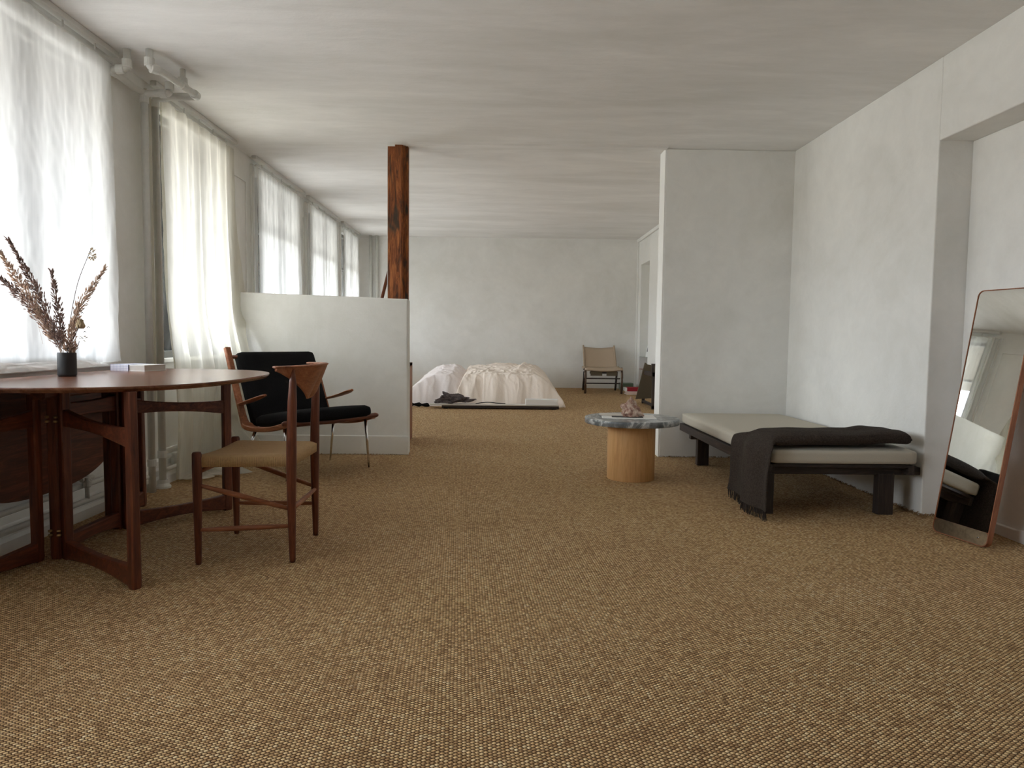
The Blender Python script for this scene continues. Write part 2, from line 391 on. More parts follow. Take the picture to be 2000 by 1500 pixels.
# half-height wall
bm = bmesh.new()
n = 14; top = []
for i in range(n+1):
    t = i/n; top.append((lerp(XL+.001, -.752, t), lerp(1.302, 1.262, t)+.003*nz(t*6, 3)))
extr(bm, [(-.748, 0), (XL+.001, 0)]+top, 'y', YP, YP+.12)
struct('wall_half', bm, 'plaster', bevel=.012, seg=3)
bm = B(XL+.02, -.742, YP-.016, YP, 0, .155); struct('baseboard_half', bm, 'white', bevel=.006)
bm = bmesh.new()
extr(bm, [(XL, 0), (XL+.05, 0), (XL+.05, .05), (XL+.035, .065), (XL+.035, .10), (XL+.018, .115), (XL+.018, .15), (XL, .165)], 'y', YREAR, YP)
struct('baseboard_left', bm, 'white')
bm = bmesh.new(); extr(bm, [(XL, 0), (XL+.02, 0), (XL+.02, .33), (XL, .345)], 'y', YP+.12, YB); struct('baseboard_far', bm, 'white')

# windows
for k, (a_, b_) in enumerate(WIN):
    w = bpy.data.objects.new('window_%d' % (k+1), None); C.objects.link(w); w['kind'] = 'structure'
    w.location = (XL, (a_+b_)/2, ZS)
    xg = XL-.05
    bm = bmesh.new(); t = .045
    box(bm, xg-.015, xg+.015, a_, b_, ZS, ZS+t); box(bm, xg-.015, xg+.015, a_, b_, ZT-t, ZT)
    box(bm, xg-.015, xg+.015, a_, a_+t, ZS+t, ZT-t); box(bm, xg-.015, xg+.015, b_-t, b_, ZS+t, ZT-t)
    mid = (a_+b_)/2
    box(bm, xg-.015, xg+.015, mid-.028, mid+.028, ZS+t, ZT-t)
    for q in (() if k < 2 else (.70,)):
        zz = lerp(ZS, ZT, q); box(bm, xg-.012, xg+.012, a_+t, mid-.028, zz-.015, zz+.015); box(bm, xg-.012, xg+.012, mid+.028, b_-t, zz-.015, zz+.015)
    wobj('window_frame', bm, 'frame_paint', w)
    bm = B(xg-.003, xg+.003, a_+t*.6, b_-t*.6, ZS+t*.6, ZT-t*.6); wobj('pane', bm, 'glass', w)
    bm = bmesh.new()   # moulded casing
    cz = H-.055; c = .07
    for (p, q) in ((a_-c, a_), (b_, b_+c)):
        box(bm, XL, XL+.012, p, q, ZS-.02, cz); box(bm, XL+.012, XL+.024, p+(.0 if p < a_ else c-.02), p+(.02 if p < a_ else c), ZS-.02, cz)
        box(bm, XL+.012, XL+.02, p+.03, p+.042, ZS-.02, cz)
    box(bm, XL, XL+.0125, a_, b_, ZT, cz)
    wobj('casing', bm, 'white', w)
    wobj('sill', B(XL-.02, XL+.028, a_-c, b_+c, ZS-.028, ZS), 'white', w, bevel=.005)

# unseen slabs added outside the windows to dim the tops of the curtains
def awning(p, label):
    bm = bmesh.new(); prs = [Vector(q) for q in p]
    up = Vector((0, 0, .03)); lo = [bm.verts.new(q) for q in prs]; hi = [bm.verts.new(q+up) for q in prs]
    bm.faces.new(lo[::-1]); bm.faces.new(hi)
    for i in range(4): bm.faces.new((lo[i], lo[(i+1) % 4], hi[(i+1) % 4], hi[i]))
    # flat slab, added only to block sky
    tag(obj('window_awning', bm, 'awning'), label, 'awning')
AI = XL-.13
awning([(AI, 1.9, 2.47), (AI, 4.12, 2.47), (-3.35, 6.1, 2.30), (-3.55, 2.2, 2.08)], 'added sky blocker outside the large window behind the dried grasses')
awning([(AI, 4.16, 2.47), (AI, 5.85, 2.47), (-3.3, 8.75, 2.02), (-3.3, 6.12, 2.02)], 'added sky blocker outside the window beside the riser pipes')
awning([(AI, 5.9, 2.47), (AI, 7.6, 2.47), (-3.3, 11.5, 1.95), (-3.3, 8.8, 1.95)], 'added sky blocker outside the third window, just beyond the half wall')
awning([(AI, 7.65, 2.47), (AI, 10.6, 2.47), (-3.3, 16.5, 1.85), (-3.3, 11.55, 1.85)], 'added sky blocker outside the two farthest windows')
# ---------------------------------------------------------------- curtains and rails
def curtain(y0, y1, zb, seed, mat, label, nf, amp=.03, x0=XL+.055, bulge=None, hem=None, ztop=H-.075, gather=None, group=None, rail='white ceiling rail of the added unseen window'):
    bm = bmesh.new(); rnd = random.Random(seed)
    ph = [rnd.random()*9 for _ in range(6)]
    nv = 60; nu = int((y1-y0)*150)
    def fn(u, v):
        vv = v
        fold = 0
        s = u*nf*2*PI
        q = nz(u*nf*.6, seed*3.1, v*.5)*2.2
        fold = math.sin(s+q+ph[0])*.6+math.sin(s*1.7+q*1.6+ph[1]+v*1.2)*.35+nz(u*nf*2.4, v*1.3, seed)*.8
        am = amp*(.35+.65*ss(0, .8, v))
        x = x0+.5*am+fold*am*.7
        y = lerp(y0, y1, u)+.35*amp*math.cos(s+q)*(.3+v)
        z = lerp(ztop, zb, v)
        z += .006*abs(math.sin(s*1.5+ph[2]))*(1-v)*0
        x += .004*nz(u*40, v*26, seed)+.010*nz(u*14, v*5+u*6, seed+5)*(.3+v)
        if gather: y = gather(u, v, y)
        if bulge: x += bulge(u, v)
        return (max(x, XL+.03), y, z)
    g = grid(bm, nu, nv, fn)
    if hem:   # the tail of the cloth falls outwards
        rows = hem(seed); last = g[-1]
        for r in rows:
            new = []
            for i, vtx in enumerate(g[-1]):
                u = i/(nu-1); c = vtx.co; p = r(u, c); new.append(bm.verts.new(p))
            for i in range(nu-1): bm.faces.new((last[i], last[i+1], new[i+1], new[i]))
            last = new
    o = obj('curtain', bm, mat, smooth=True)
    tag(o, label, 'curtain', group)
    r = thing('curtain_rail', rail, 'curtain rail', (x0, (y0+y1)/2, H))
    bm = bmesh.new(); box(bm, x0-.020, x0+.022, y0-.06, y1+.06, H-.030, H-.0)
    wobj('track', bm, 'white_enamel', r, bevel=.004)
    bm = bmesh.new(); box(bm, x0-.006, x0+.008, y0-.02, y1+.02, H-.079, H-.066)
    for i in range(5):
        yy = lerp(y0, y1, (i+.5)/5); box(bm, x0-.004, x0+.004, yy-.004, yy+.004, H-.07, H-.028)
    wobj('curtain_rod', bm, 'white_enamel', r, bevel=.002)
    return o, r
def hem1(seed):
    def mk(k):
        t = k/8
        def f(u, c):
            w_ = ss(.86, .74, u)
            x = c.x+w_*(.015+.115*t)+.012*nz(u*9, t*3, 7)*t*3
            z = c.z-(.012+.018*min(1, t*2))+w_*(.030*math.sin(t*PI)*(1+nz(u*6, 4, t)*1.3))+.006*nz(u*22, t*5)
            return (x, c.y+.02*nz(u*7, t*4, 3), max(z, .779) if w_ > .05 else max(z, .802))
        return f
    return [mk(k) for k in range(1, 9)]
c1, r1 = curtain(2.55, 3.88, .822, 11, 'curtain', 'sheer white curtain behind the dried grasses, its hem lying over the table', 5, .022, hem=hem1, rail='white ceiling rail nearest the camera, above the sheer curtain behind the table')
def b2(u, v):
    return .10*ss(.5, .75, v)*(1-ss(.8, 1, v)*.4)*(.4+u*.6)+.22*ss(.86, 1.0, v)*ss(.35, .9, u)
def g2(u, v, y):
    y = 4.50+(y-4.50)*(1+.10*math.sin(ss(.1, .55, v)*PI)*0)
    y += .13*ss(.2, .52, v)*(1-ss(.52, .62, v))*ss(.8, 1, u)
    y -= .22*ss(.6, 1, v)*u
    return y+.06*ss(.6, 1, v)*(1-u)
def hem2(seed):
    def mk(k):
        t = k/6
        def f(u, c):
            return (c.x+.05*t+.22*t*math.exp(-((u-.30)/.22)**2)*(1+nz(u*8, t)), c.y+.03*nz(u*9, t*5)-.03*t*u, max(.012, .02+.035*math.sin(t*PI)*(1+2.2*nz(u*16, t*4, 9))*ss(.0, .2, u)))
        return f
    return [mk(k) for k in range(1, 7)]
c2, r2 = curtain(4.41, 5.58, .02, 4, 'curtain_cream', 'cream floor-length curtain beside the riser pipes, pooling on the carpet', 7, .045, bulge=b2, gather=g2, hem=hem2, rail='white ceiling rail above the cream floor-length curtain')
grp = 'white curtains beyond the half wall'
for k, (y0, y1, lab) in enumerate(((6.13, 7.50, 'widest white curtain seen over the half wall, nearest to it'), (7.79, 9.12, 'white curtain over the half wall, between two others'), (9.43, 10.42, 'narrow white curtain nearest the back wall'))):
    def gg(u, v, y, y0=y0, y1=y1): return y+.10*v*u*0+.12*ss(0, 1, v)*(u-.1)*.6
    curtain(y0, y1, .2+fz(y0), 20+k, 'curtain_sheer', lab, 11, .020, gather=gg, group=grp, rail=['nearest', 'middle', 'farthest'][k]+' of the three white ceiling rails beyond the half wall')
curtain(.65, 2.2, .82, 41, 'curtain', 'sheer white curtain of the added unseen window beside the camera', 8, .022)  # belongs to the added window, out of view
# narrow side curtains gathered at the window edges
def strip(y, label, z0, mat='curtain', wd=.075):
    bm = bmesh.new()
    def fn(u, v): return (XL+.05+.014*math.sin(u*9+v*1.5)+.01*u, y+u*wd*(1+.3*v)+.004*nz(v*8, u*4), lerp(H-.08, z0, v))
    grid(bm, 14, 40, fn); tag(obj('curtain', bm, mat, smooth=True), label, 'curtain')
strip(4.245, 'narrow gathered strip of cream curtain between the two riser pipes', .5, 'curtain_cream', .045)
strip(6.03, 'narrow gathered white curtain strip left of the widest curtain over the half wall', .8)
strip(7.69, 'narrow gathered white curtain strip at the fourth window', .9)

# ---------------------------------------------------------------- pipes
def pipe(bm, pts, r=.021, n=14): return sweep(bm, pts, r, n)
def bendy(pts, r=.045, n=5):
    """round the corners of a polyline"""
    P = [Vector(p) for p in pts]; out = [P[0]]
    for i in range(1, len(P)-1):
        a_ = (P[i-1]-P[i]); b_ = (P[i+1]-P[i]); rr = min(r, a_.length*.45, b_.length*.45)
        p0 = P[i]+a_.normalized()*rr; p1 = P[i]+b_.normalized()*rr
        for k in range(n+1):
            t = k/n; out.append((1-t)**2*p0+2*t*(1-t)*P[i]+t*t*p1)
    out.append(P[-1]); return out
def fitting(bm, p, ax, r=.027, l=.022):
    p = Vector(p); d = Vector(ax)*l; sweep(bm, [p-d, p+d], r, 14)
RX = XL+.075
# riser 1 (rear-left) and riser 2 (front-right, darker in shade)
t = thing('heating_riser', 'white riser pipe between two curtained windows, left of the two risers', 'pipe', (RX, 4.20, 0), group=None)
bm = bmesh.new(); pipe(bm, bendy([(RX, 4.20, .0), (RX, 4.20, 2.355), (-1.95, 4.20, 2.355), (-1.95, 4.20, 2.40)], .04))
wobj('riser', bm, 'pipe', t, smooth=True)
bm = bmesh.new(); pipe(bm, bendy([(RX, 4.20, 2.355), (RX-.02, 4.14, 2.36), (RX-.02, 3.89, 2.375), (-2.03, 3.89, 2.375), (-2.03, 3.89, H+.01)], .035), .019)
wobj('ceiling_branch', bm, 'pipe', t, smooth=True)
bm = bmesh.new()
for p, ax in (((-2.03, 3.89, 2.405), (0, 0, 1)), ((-2.065, 3.89, 2.375), (1, 0, 0)), ((RX-.02, 3.93, 2.373), (0, 1, 0)), ((-1.985, 4.2, 2.355), (1, 0, 0)), ((RX, 4.2, 2.32), (0, 0, 1)), ((RX, 4.2, .18), (0, 0, 1)), ((-1.95, 4.2, 2.395), (0, 0, 1))): bm = bmesh.new(); fitting(bm, p, ax, .026); wobj('pipe_fitting', bm, 'pipe', t, bevel=.003)
t = thing('heating_riser', 'white riser pipe right of the two, turning into a square loop under the ceiling', 'pipe', (RX, 4.32, 0))
bm = bmesh.new(); pipe(bm, bendy([(RX, 4.33, 0), (RX, 4.33, 2.375), (-1.835, 4.30, 2.375)], .04), .022)
wobj('riser', bm, 'pipe', t, smooth=True)
bm = bmesh.new(); pipe(bm, bendy([(-1.835, 4.30, 2.375), (-1.835, 4.24, 2.378), (-1.875, 3.93, 2.385), (-1.91, 3.89, 2.385), (-1.91, 3.89, H+.01)], .03), .019); pipe(bm, [(-1.853, 4.16, 2.385), (-1.855, 4.165, H+.01)], .015)
wobj('ceiling_branch', bm, 'pipe', t, smooth=True)
bm = bmesh.new()
for p, ax in (((-1.91, 3.89, 2.415), (0, 0, 1)), ((-1.892, 3.91, 2.385), (.6, .8, 0)), ((-1.85, 4.15, 2.381), (.15, 1, 0)), ((-1.835, 4.28, 2.376), (0, 1, 0)), ((RX+.05, 4.33, 2.375), (1, 0, 0)), ((RX, 4.33, 2.335), (0, 0, 1)), ((RX, 4.33, .21), (0, 0, 1)), ((-1.855, 4.165, 2.41), (0, 0, 1))): bm = bmesh.new(); fitting(bm, p, ax, .0265); wobj('pipe_fitting', bm, 'pipe', t, bevel=.003)
bm = bmesh.new()
for x, y in ((RX, 4.33),): lathe(bm, [(.048, 0), (.048, .012), (.032, .03), (.03, .05)], 20, (x, y, 0))
wobj('floor_collar', bm, 'pipe', t)
# horizontal feeds with valves along the skirting
def feed(y0, y1, yv, label, lab2):
    t = thing('heating_feed', label, 'pipe', (RX, y0, .1))
    for q in ([(XL+.040, y0, .175), (XL+.040, y1, .175)], [(XL+.075, y0, .105), (XL+.075, y1, .105)]): wobj('feed_pipe', SW(q, .014, 10), 'pipe', t, smooth=True)
    for q in ([(XL+.040, yv, .175), (XL+.040, yv, .26)], [(XL+.075, yv-.06, .105), (XL+.075, yv-.06, .22)]): wobj('radiator_pipe', SW(q, .011, 10), 'pipe', t, smooth=True)
    bm = bmesh.new(); lathe(bm, [(.016, 0), (.022, .01), (.022, .035), (.014, .045), (.014, .07), (.02, .075), (.02, .095), (.008, .10)], 14, (XL+.040, yv, .165))
    sweep(bm, [(XL+.040, yv-.05, .205), (XL+.040, yv+.05, .205)], .012, 10)
    wobj('valve', lathe(bmesh.new(), [(.015, 0), (.02, .01), (.02, .03), (.01, .04)], 12, (XL+.075, yv-.06, .17)), 'pipe', t, bevel=.002)
    wobj('valve', bm, 'pipe', t, bevel=.002)
    for y in (y0+.15, y1-.12): wobj('bracket', lathe(bmesh.new(), [(.02, 0), (.024, .008), (.024, .09), (.02, .10)], 12, (XL+.058, y, .09)), 'pipe', t)
feed(2.3, 4.14, 3.60, 'pair of white heating pipes with valve behind the dining table', '')
feed(4.38, 5.60, 4.80, 'pair of white heating pipes with valve beside the pooled cream curtain', '')
for x, lab in ((-1.98, 'white vertical pipe in the far left corner, left of two'), (-1.885, 'white vertical pipe on the back wall, right of two')):
    tag(obj('heating_pipe', SW([(x, YB-.04, .2), (x, YB-.04, H)], .022, 12), 'pipe', smooth=True), lab, 'pipe')

# ---------------------------------------------------------------- weathered post on the half wall
bm = bmesh.new()
n = 40; ring = []
for k in range(n+1):
    z = lerp(1.262, H+.0, k/n); w1 = .0035*nz(z*7, 1)+.002*nz(z*30, 2); w2 = .003*nz(z*9, 5)
    x0, x1 = -.918+w1+.0*z, -.797+w2
    pr = [(x0, 5.665), (x1-.012, 5.663), (x1, 5.672+w2), (x1+.002, 5.69), (x1+.016, 5.692), (x1+.018, 5.71), (-.762, 5.712), (-.760, 5.765), (x0, 5.765)]
    ring.append([bm.verts.new((x, y, z)) for x, y in pr])
for k in range(n):
    for j in range(9): bm.faces.new((ring[k][j], ring[k][(j+1) % 9], ring[k+1][(j+1) % 9], ring[k+1][j]))
bm.faces.new(ring[0][::-1]); bm.faces.new(ring[-1])
po = obj('wooden_post', bm, 'post'); tag(po, 'old weathered orange-brown timber post standing on the half wall', 'post')
bm = B(-.921, -.917, 5.664, 5.70, 1.27, 2.47); wobj('plaster_edge', bm, 'white', po)
bm = B(-.918, -.86, 5.66, 5.664, 2.466, H); wobj('plaster_edge', bm, 'white', po)

# ---------------------------------------------------------------- dining table
TX, TY, TZ = -1.83, 3.22, .76
T = thing('dining_table', 'large oval teak drop-leaf table with open gate legs and one leaf hanging', 'dining table', (TX, TY, 0))
AX, AY, EX = .68, .775, 2.7
def outline(xa, xb, n=60):
    """superellipse clipped to xa..xb (relative to the centre)"""
    up = []
    for k in range(n+1):
        x = lerp(xa, xb, .5-.5*math.cos(PI*k/n)) if True else 0
        y = AY*max(0, 1-abs(x/AX)**EX)**(1/EX); up.append((x, y))
    lo = [(x, -y) for x, y in up[::-1]]
    if abs(up[-1][1]) < 1e-6: lo = lo[1:]
    if abs(up[0][1]) < 1e-6: lo = lo[:-1]
    return [(TX+x, TY+y) for x, y in up+lo]
HX = .25
def slab(poly):
    bm = bmesh.new(); n = len(poly); rings = []
    for k, z in ((.982, TZ-.020), (.998, TZ-.009), (1.0, TZ-.004), (.9985, TZ)):
        rings.append([bm.verts.new((TX+(x-TX)*(k if abs(abs(x-TX)-HX) > .002 else 1), TY+(y-TY)*k, z)) for x, y in poly])
    for a_, b_ in zip(rings, rings[1:]):
        for i in range(n): bm.faces.new((a_[i], a_[(i+1) % n], b_[(i+1) % n], b_[i]))
    bm.faces.new(rings[0][::-1]); bm.faces.new(rings[-1]); return bm
wobj('tabletop', slab(outline(-HX, HX-.0003)), 'tabletop', T)
wobj('drop_leaf', slab(outline(HX+.0003, AX, 80)), 'tabletop', T)
AX = .765; bm = bmesh.new(); ol = outline(-AX, -HX, 70)
poly = [(y, TZ-.03-(-HX-(x-TX))) for x, y in ol]
extr(bm, poly, 'x', TX-HX-.024, TX-HX-.002); wobj('drop_leaf', bm, 'teak_y', T, bevel=.004)
def bar(p0, p1, w, hgt, arch=0, mat='teak_y', name='rail', n=12, up=(0, 0, 1), thin=0):
    """beam, height thinned in the middle (thin) and arched"""
    p0, p1 = Vector(p0), Vector(p1); pts = []; rad = []
    for k in range(n+1):
        t = k/n; s = math.sin(t*PI)
        pts.append(p0.lerp(p1, t)+Vector((0, 0, arch*s))); rad.append((w/2, hgt/2-thin*s/2))
    bm = SW(pts, rad, rect=True, up=up); return wobj(name, bm, mat, T)
def post(x, y, w0, w1, d, z1, ang, name='leg', z0=0):
    """tapered leg with a rectangular section turned by ang"""
    bm = SW([(x, y, z0), (x, y, z0+.02), (x, y, z1*.5), (x, y, z1)], [(w0/2*.9, d/2*.9), (w0/2, d/2), ((w0+w1)/4, d/2), (w1/2, d/2)], rect=True, up=(math.cos(ang), math.sin(ang), 0))
    return wobj(name, bm, 'teak_z', T)
zt = TZ-.020
Ay, By = 2.935, 3.40
CXf = -1.868
def gate(h, e, ztop=zt):
    h, e = Vector((*h, 0)), Vector((*e, 0)); d = (e-h).normalized(); ang = math.atan2(d.y, d.x)
    post(h.x, h.y, .034, .040, .040, ztop-.02, ang); post(e.x, e.y, .036, .030, .044, ztop, ang)
    z = Vector((0, 0, 1))
    bar(h+z*.042, e-d*.012+z*.045, .032, .082, .004, name='gate_rail', mat='teak_y', thin=.030)
    bar(h+z*.60, e+z*.565, .026, .075, -.0, name='gate_rail', mat='teak_y', thin=.030)
gate((CXf+.045, Ay-.005), (-1.364, 2.585)); gate((CXf+.045, By+.005), (-1.487, 3.79))
gate((CXf-.055, Ay-.045), (-1.99, 2.33), zt-.02); gate((CXf-.055, By+.03), (-1.985, 3.86), zt-.02)
post(CXf, Ay, .04, .04, .045, zt, 0); post(CXf, By, .04, .04, .045, zt, 0)
bar((CXf, Ay, .045), (CXf, By, .045), .036, .075, .012, thin=.02, name='stretcher'); bar((CXf, Ay, .62), (CXf, By, .62), .03, .08, 0, thin=.02, name='stretcher')
bar((CXf, Ay-.1, zt-.03), (CXf, By+.1, zt-.03), .06, .055, 0, name='top_rail')
for z in (.595, .115):
    for y in (Ay-.026, By+.026):
        for dx in (-.010, .012):
            for dz in (-.009, .009): wobj('hinge_knuckle', lathe(bmesh.new(), [(.003, -.006), (.0085, -.004), (.0085, .004), (.003, .006)], 10, (CXf+.003+dx*1.6, y, z+dz)), 'brass', T, smooth=True)

# ---------------------------------------------------------------- things on the table
V = thing('vase', 'small matte black ribbed cylinder vase on the oval table', 'vase', (-1.94, 3.15, TZ))
bm = bmesh.new()
prof = [(.030, 0), (.036, .002)]+[(.0375+.0005*(k % 2), .006+.096*k/24) for k in range(25)]+[(.037, .106), (.0335, .106), (.0325, .10), (.032, .02), (.001, .018)]
lathe(bm, prof, 40); obj('vase_body', bm, 'black_ceramic', V, smooth=True)
VX, VY, VZ = -1.94, 3.15, TZ+.02
def unit(px, py, y):   # image direction used for laying out the dried stems in the vertical plane at depth y
    return None
rnd = random.Random(5)
def spike(bm, p, d, ln, r):
    """one pointed seed husk"""
    d = d.normalized(); sweep(bm, [p, p+d*ln*.35, p+d*ln*.75, p+d*ln], [r*.4, r, r*.7, r*.08], 5)
def reed(tip, mid, plume_from, density, mat, label, spread=.022, sr=.0013, ptop=1.0, group=None, base=(0, 0)):
    b = Vector((VX+base[0], VY+base[1], VZ)); pts = curve_pts([b, Vector((VX+base[0]*2.2+.1*(mid[0]-VX)*0, VY+base[1]*2, VZ+.085)), Vector(mid), Vector(tip)], 14)
    t = thing('dried_reed', label, 'dried grass', tuple(b), group=group)
    wobj('stem', SW(pts, [sr*(1.2-.7*i/len(pts)) for i in range(len(pts))], 6), 'stem_dry', t, smooth=True)
    bm = bmesh.new(); n0 = int(len(pts)*plume_from); seg = pts[n0:]
    for k in range(density):
        q = rnd.random()**.9; i = min(len(seg)-2, int(q*(len(seg)-1))); fr = q*(len(seg)-1)-i
        p = seg[i].lerp(seg[i+1], fr); tan = (seg[i+1]-seg[i]).normalized()
        w_ = math.sin(min(1, q*1.06+.10)*PI)**.7*spread+.002
        a_ = rnd.random()*2*PI; s = tan.cross(Vector((0, 1, .2))).normalized(); u_ = s.cross(tan)
        o = (s*math.cos(a_)+u_*math.sin(a_)); 
        pp = p+o*w_*rnd.random()+tan*.010*rnd.random()
        spike(bm, pp, tan*1.0+o*(.35+.35*rnd.random()), .012+.010*rnd.random(), .0024)
        if rnd.random() < .25: sweep(bm, [p-tan*.02, pp], .0004, 4)
    pl = wobj('plume', bm, mat, t)
    return t
def W_(px, py, y):   # a point of the bouquet, y metres away, from its direction in the room
    d = F+Rv*((px-1000)/f_px)-Uv*((py-750)/f_px); s = y/d.y; return Vector((0, 0, cam_h))+d*s
g_ = 'dried reeds in the black vase'
reed(W_(-14, 472, 2.80), W_(70, 600, 3.04), .42, 620, 'grass_dry', 'brown dried reed in the black vase, middle of the three leaning left', .026, base=(-.012, 0), group=g_)
reed(W_(18, 470, 2.86), W_(84, 592, 3.05), .36, 480, 'grass_dark', 'dark dried reed in the black vase, uppermost of the three leaning left', .021, base=(-.005, -.01), group=g_)
reed(W_(-24, 520, 2.80), W_(72, 612, 3.06), .45, 420, 'grass_dark', 'dark dried reed in the black vase, lowest of the three leaning left', .022, base=(-.014, .01), group=g_)
reed(W_(101, 532, 3.05), W_(116, 620, 3.10), .42, 300, 'grass_dark', 'short dark dried reed standing upright in the black vase', .014, base=(0, -.01), group=g_)
reed(W_(204, 525, 3.12), W_(150, 610, 3.14), .50, 300, 'grass_dry', 'pale dried reed in the black vase leaning right', .018, base=(.012, .0), group=g_)
reed(W_(154, 598, 3.10), W_(139, 655, 3.12), .30, 300, 'grass_dry', 'pale short dried reed in the black vase beside the rose', .018, base=(.006, .012), group=g_)
reed(W_(118, 650, 3.15), W_(126, 672, 3.15), .2, 150, 'grass_dry', 'lowest pale dried reed just above the black vase', .014, base=(.0, .012), group=g_)
# thin arching stem with a small seed head
t = thing('dried_flower', 'tall dark arching stem with a small seed head in the black vase', 'dried flower', (VX, VY, VZ))
wobj('stem', SW(curve_pts([(VX+.004, VY, VZ), W_(133, 660, 3.15), W_(150, 560, 3.16), W_(177, 488, 3.16)], 10), .0013, 6), 'stem_dark', t, smooth=True)
bm = bmesh.new(); c = W_(180, 493, 3.16)
for k in range(46):
    d = Vector((rnd.uniform(-1, 1), rnd.uniform(-1, 1), rnd.uniform(-1.4, .8))).normalized(); spike(bm, c+Vector((d.x*.009, d.y*.009, d.z*.02-.008)), d, .011, .0022)
wobj('seed_head', bm, 'petal_dry', t)
# dried rose
t = thing('dried_rose', 'withered dried rose bloom beside the reeds in the black vase', 'dried flower', (VX, VY, VZ))
rc = W_(157, 632, 3.10)
wobj('stem', SW(curve_pts([(VX+.01, VY-.01, VZ), (VX+.012, VY-.012, VZ+.1), W_(146, 655, 3.11), rc-Vector((.004, 0, .012))], 8), .0015, 6), 'stem_dark', t, smooth=True)
bm = bmesh.new()
for k in range(14):
    a_ = k*2.4; rr = .0055+.00105*k
    def fn(u, v, a_=a_, rr=rr, k=k):
        th = a_+(u-.5)*2.1; r = rr*math.sin(PI*(.10+.62*v+.010*k))+.0012*math.sin(u*7+k)*v+.002*ss(.85, 1, v)*(k % 3)
        return (rc.x+r*math.cos(th), rc.y+r*math.sin(th), rc.z-.022+.046*v-.0009*k*v-.006*abs(u-.5)**2*8*v)
    grid(bm, 9, 9, fn)
o = wobj('bloom', bm, 'petal_dry', t, smooth=True); sm = o.modifiers.new('s', 'SOLIDIFY'); sm.thickness = .0008
for k, (px, py) in enumerate(((150, 641), (170, 640), (163, 649), (158, 612))):
    c = W_(px, py, 3.1)
    wobj('sepal', SW([c, c+Vector((.006, 0, .004)), c+Vector((.014, 0, -.001))], [(.001, .001), (.005, .0012), (.0005, .0005)], 6), 'stem_dark', t)
t = thing('dried_twig', 'small dried sprig with curled leaves low in the black vase', 'dried flower', (VX, VY, VZ))
wobj('stem', SW(curve_pts([(VX+.014, VY, VZ+.04), W_(138, 684, 3.15), W_(151, 677, 3.15), W_(155, 666, 3.15)], 8), .0011, 6), 'stem_dark', t, smooth=True)
bm = bmesh.new()
for k in range(9):
    c = W_(148+rnd.uniform(0, 20), 655+rnd.uniform(0, 9), 3.15); d = Vector((rnd.uniform(-1, 1), rnd.uniform(-1, 1), rnd.uniform(-.4, .4))).normalized()
    sweep(bm, [c, c+d*.008, c+d*.016], [(.0006, .0006), (.005, .001), (.0005, .0005)], 6, up=(.3, .2, 1))
wobj('leaves', bm, 'petal_dry', t)
t = thing('dried_straw', 'bent thin bare straw leaning left out of the black vase', 'dried flower', (VX, VY, VZ))
wobj('stem', SW([(VX-.01, VY, VZ), (VX-.014, VY, VZ+.085), W_(66, 597, 3.1), W_(8, 567, 3.1), W_(0, 577, 3.1)], .0007, 5), 'stem_dry', t)
wobj('side_stem', SW([W_(66, 597, 3.1), W_(76, 640, 3.1), W_(84, 672, 3.1)], .0005, 5), 'stem_dry', t)

Bk = thing('book', 'thick book in a white grid-pattern cover lying on the oval table', 'book', (-1.925, 3.74, TZ), rz=math.radians(-14))
bm = bmesh.new(); box(bm, -.102, .102, -.078, .08, 0, .003); box(bm, -.102, .102, -.078, .08, .029, .032); box(bm, -.102, -.098, -.078, .08, .003, .029); obj('cover', bm, 'paper', Bk)
obj('wrap', B(-.104, .005, -.0815, -.079, 0, .0335), 'grid', Bk, label='grid-patterned wrap')
bm = B(-.104, .005, -.079, .08, .032, .0335); obj('wrap', bm, 'grid', Bk, label='grid-patterned wrap')
obj('pages', B(-.096, .100, -.076, .077, .003, .029), 'pages', Bk)

# ---------------------------------------------------------------- dining chair
Ch = thing('dining_chair', 'teak dining chair with woven paper cord seat and curved shell backrest', 'chair', (-1.07, 3.10, 0))
def leg(pts, rad, name='leg', par=Ch, mat='teakl_z', n=14):
    return wobj(name, SW(pts, rad, n), mat, par, smooth=True)
fl_, fr_2 = (-1.247, 2.865), (-1.262, 3.325)   # front legs (towards the table), near and far
bl_, br_ = (-.870, 2.905), (-.880, 3.310)      # back posts, near and far
leg([(*fl_, 0), (*fl_, .012), (*fl_, .25), (*fl_, .40), (*fl_, .462), (*fl_, .470)], [.011, .0125, .0175, .020, .0195, .016], mat='teak_z')
leg([(*fr_2, 0), (*fr_2, .012), (*fr_2, .25), (*fr_2, .40), (*fr_2, .462), (*fr_2, .470)], [.011, .0125, .0175, .020, .0195, .016], mat='teak_z')
for (x, y), s in ((bl_, -1), (br_, 1)):
    leg([(x, y, 0), (x, y, .012), (x-.002, y, .22), (x-.002, y, .42), (x, y, .55), (x+.004, y, .68), (x+.008, y+.004*s, .76), (x+.008, y+.003*s, .815)], [.0115, .013, .0175, .0215, .0205, .0185, .0145, .007], mat='teak_z')
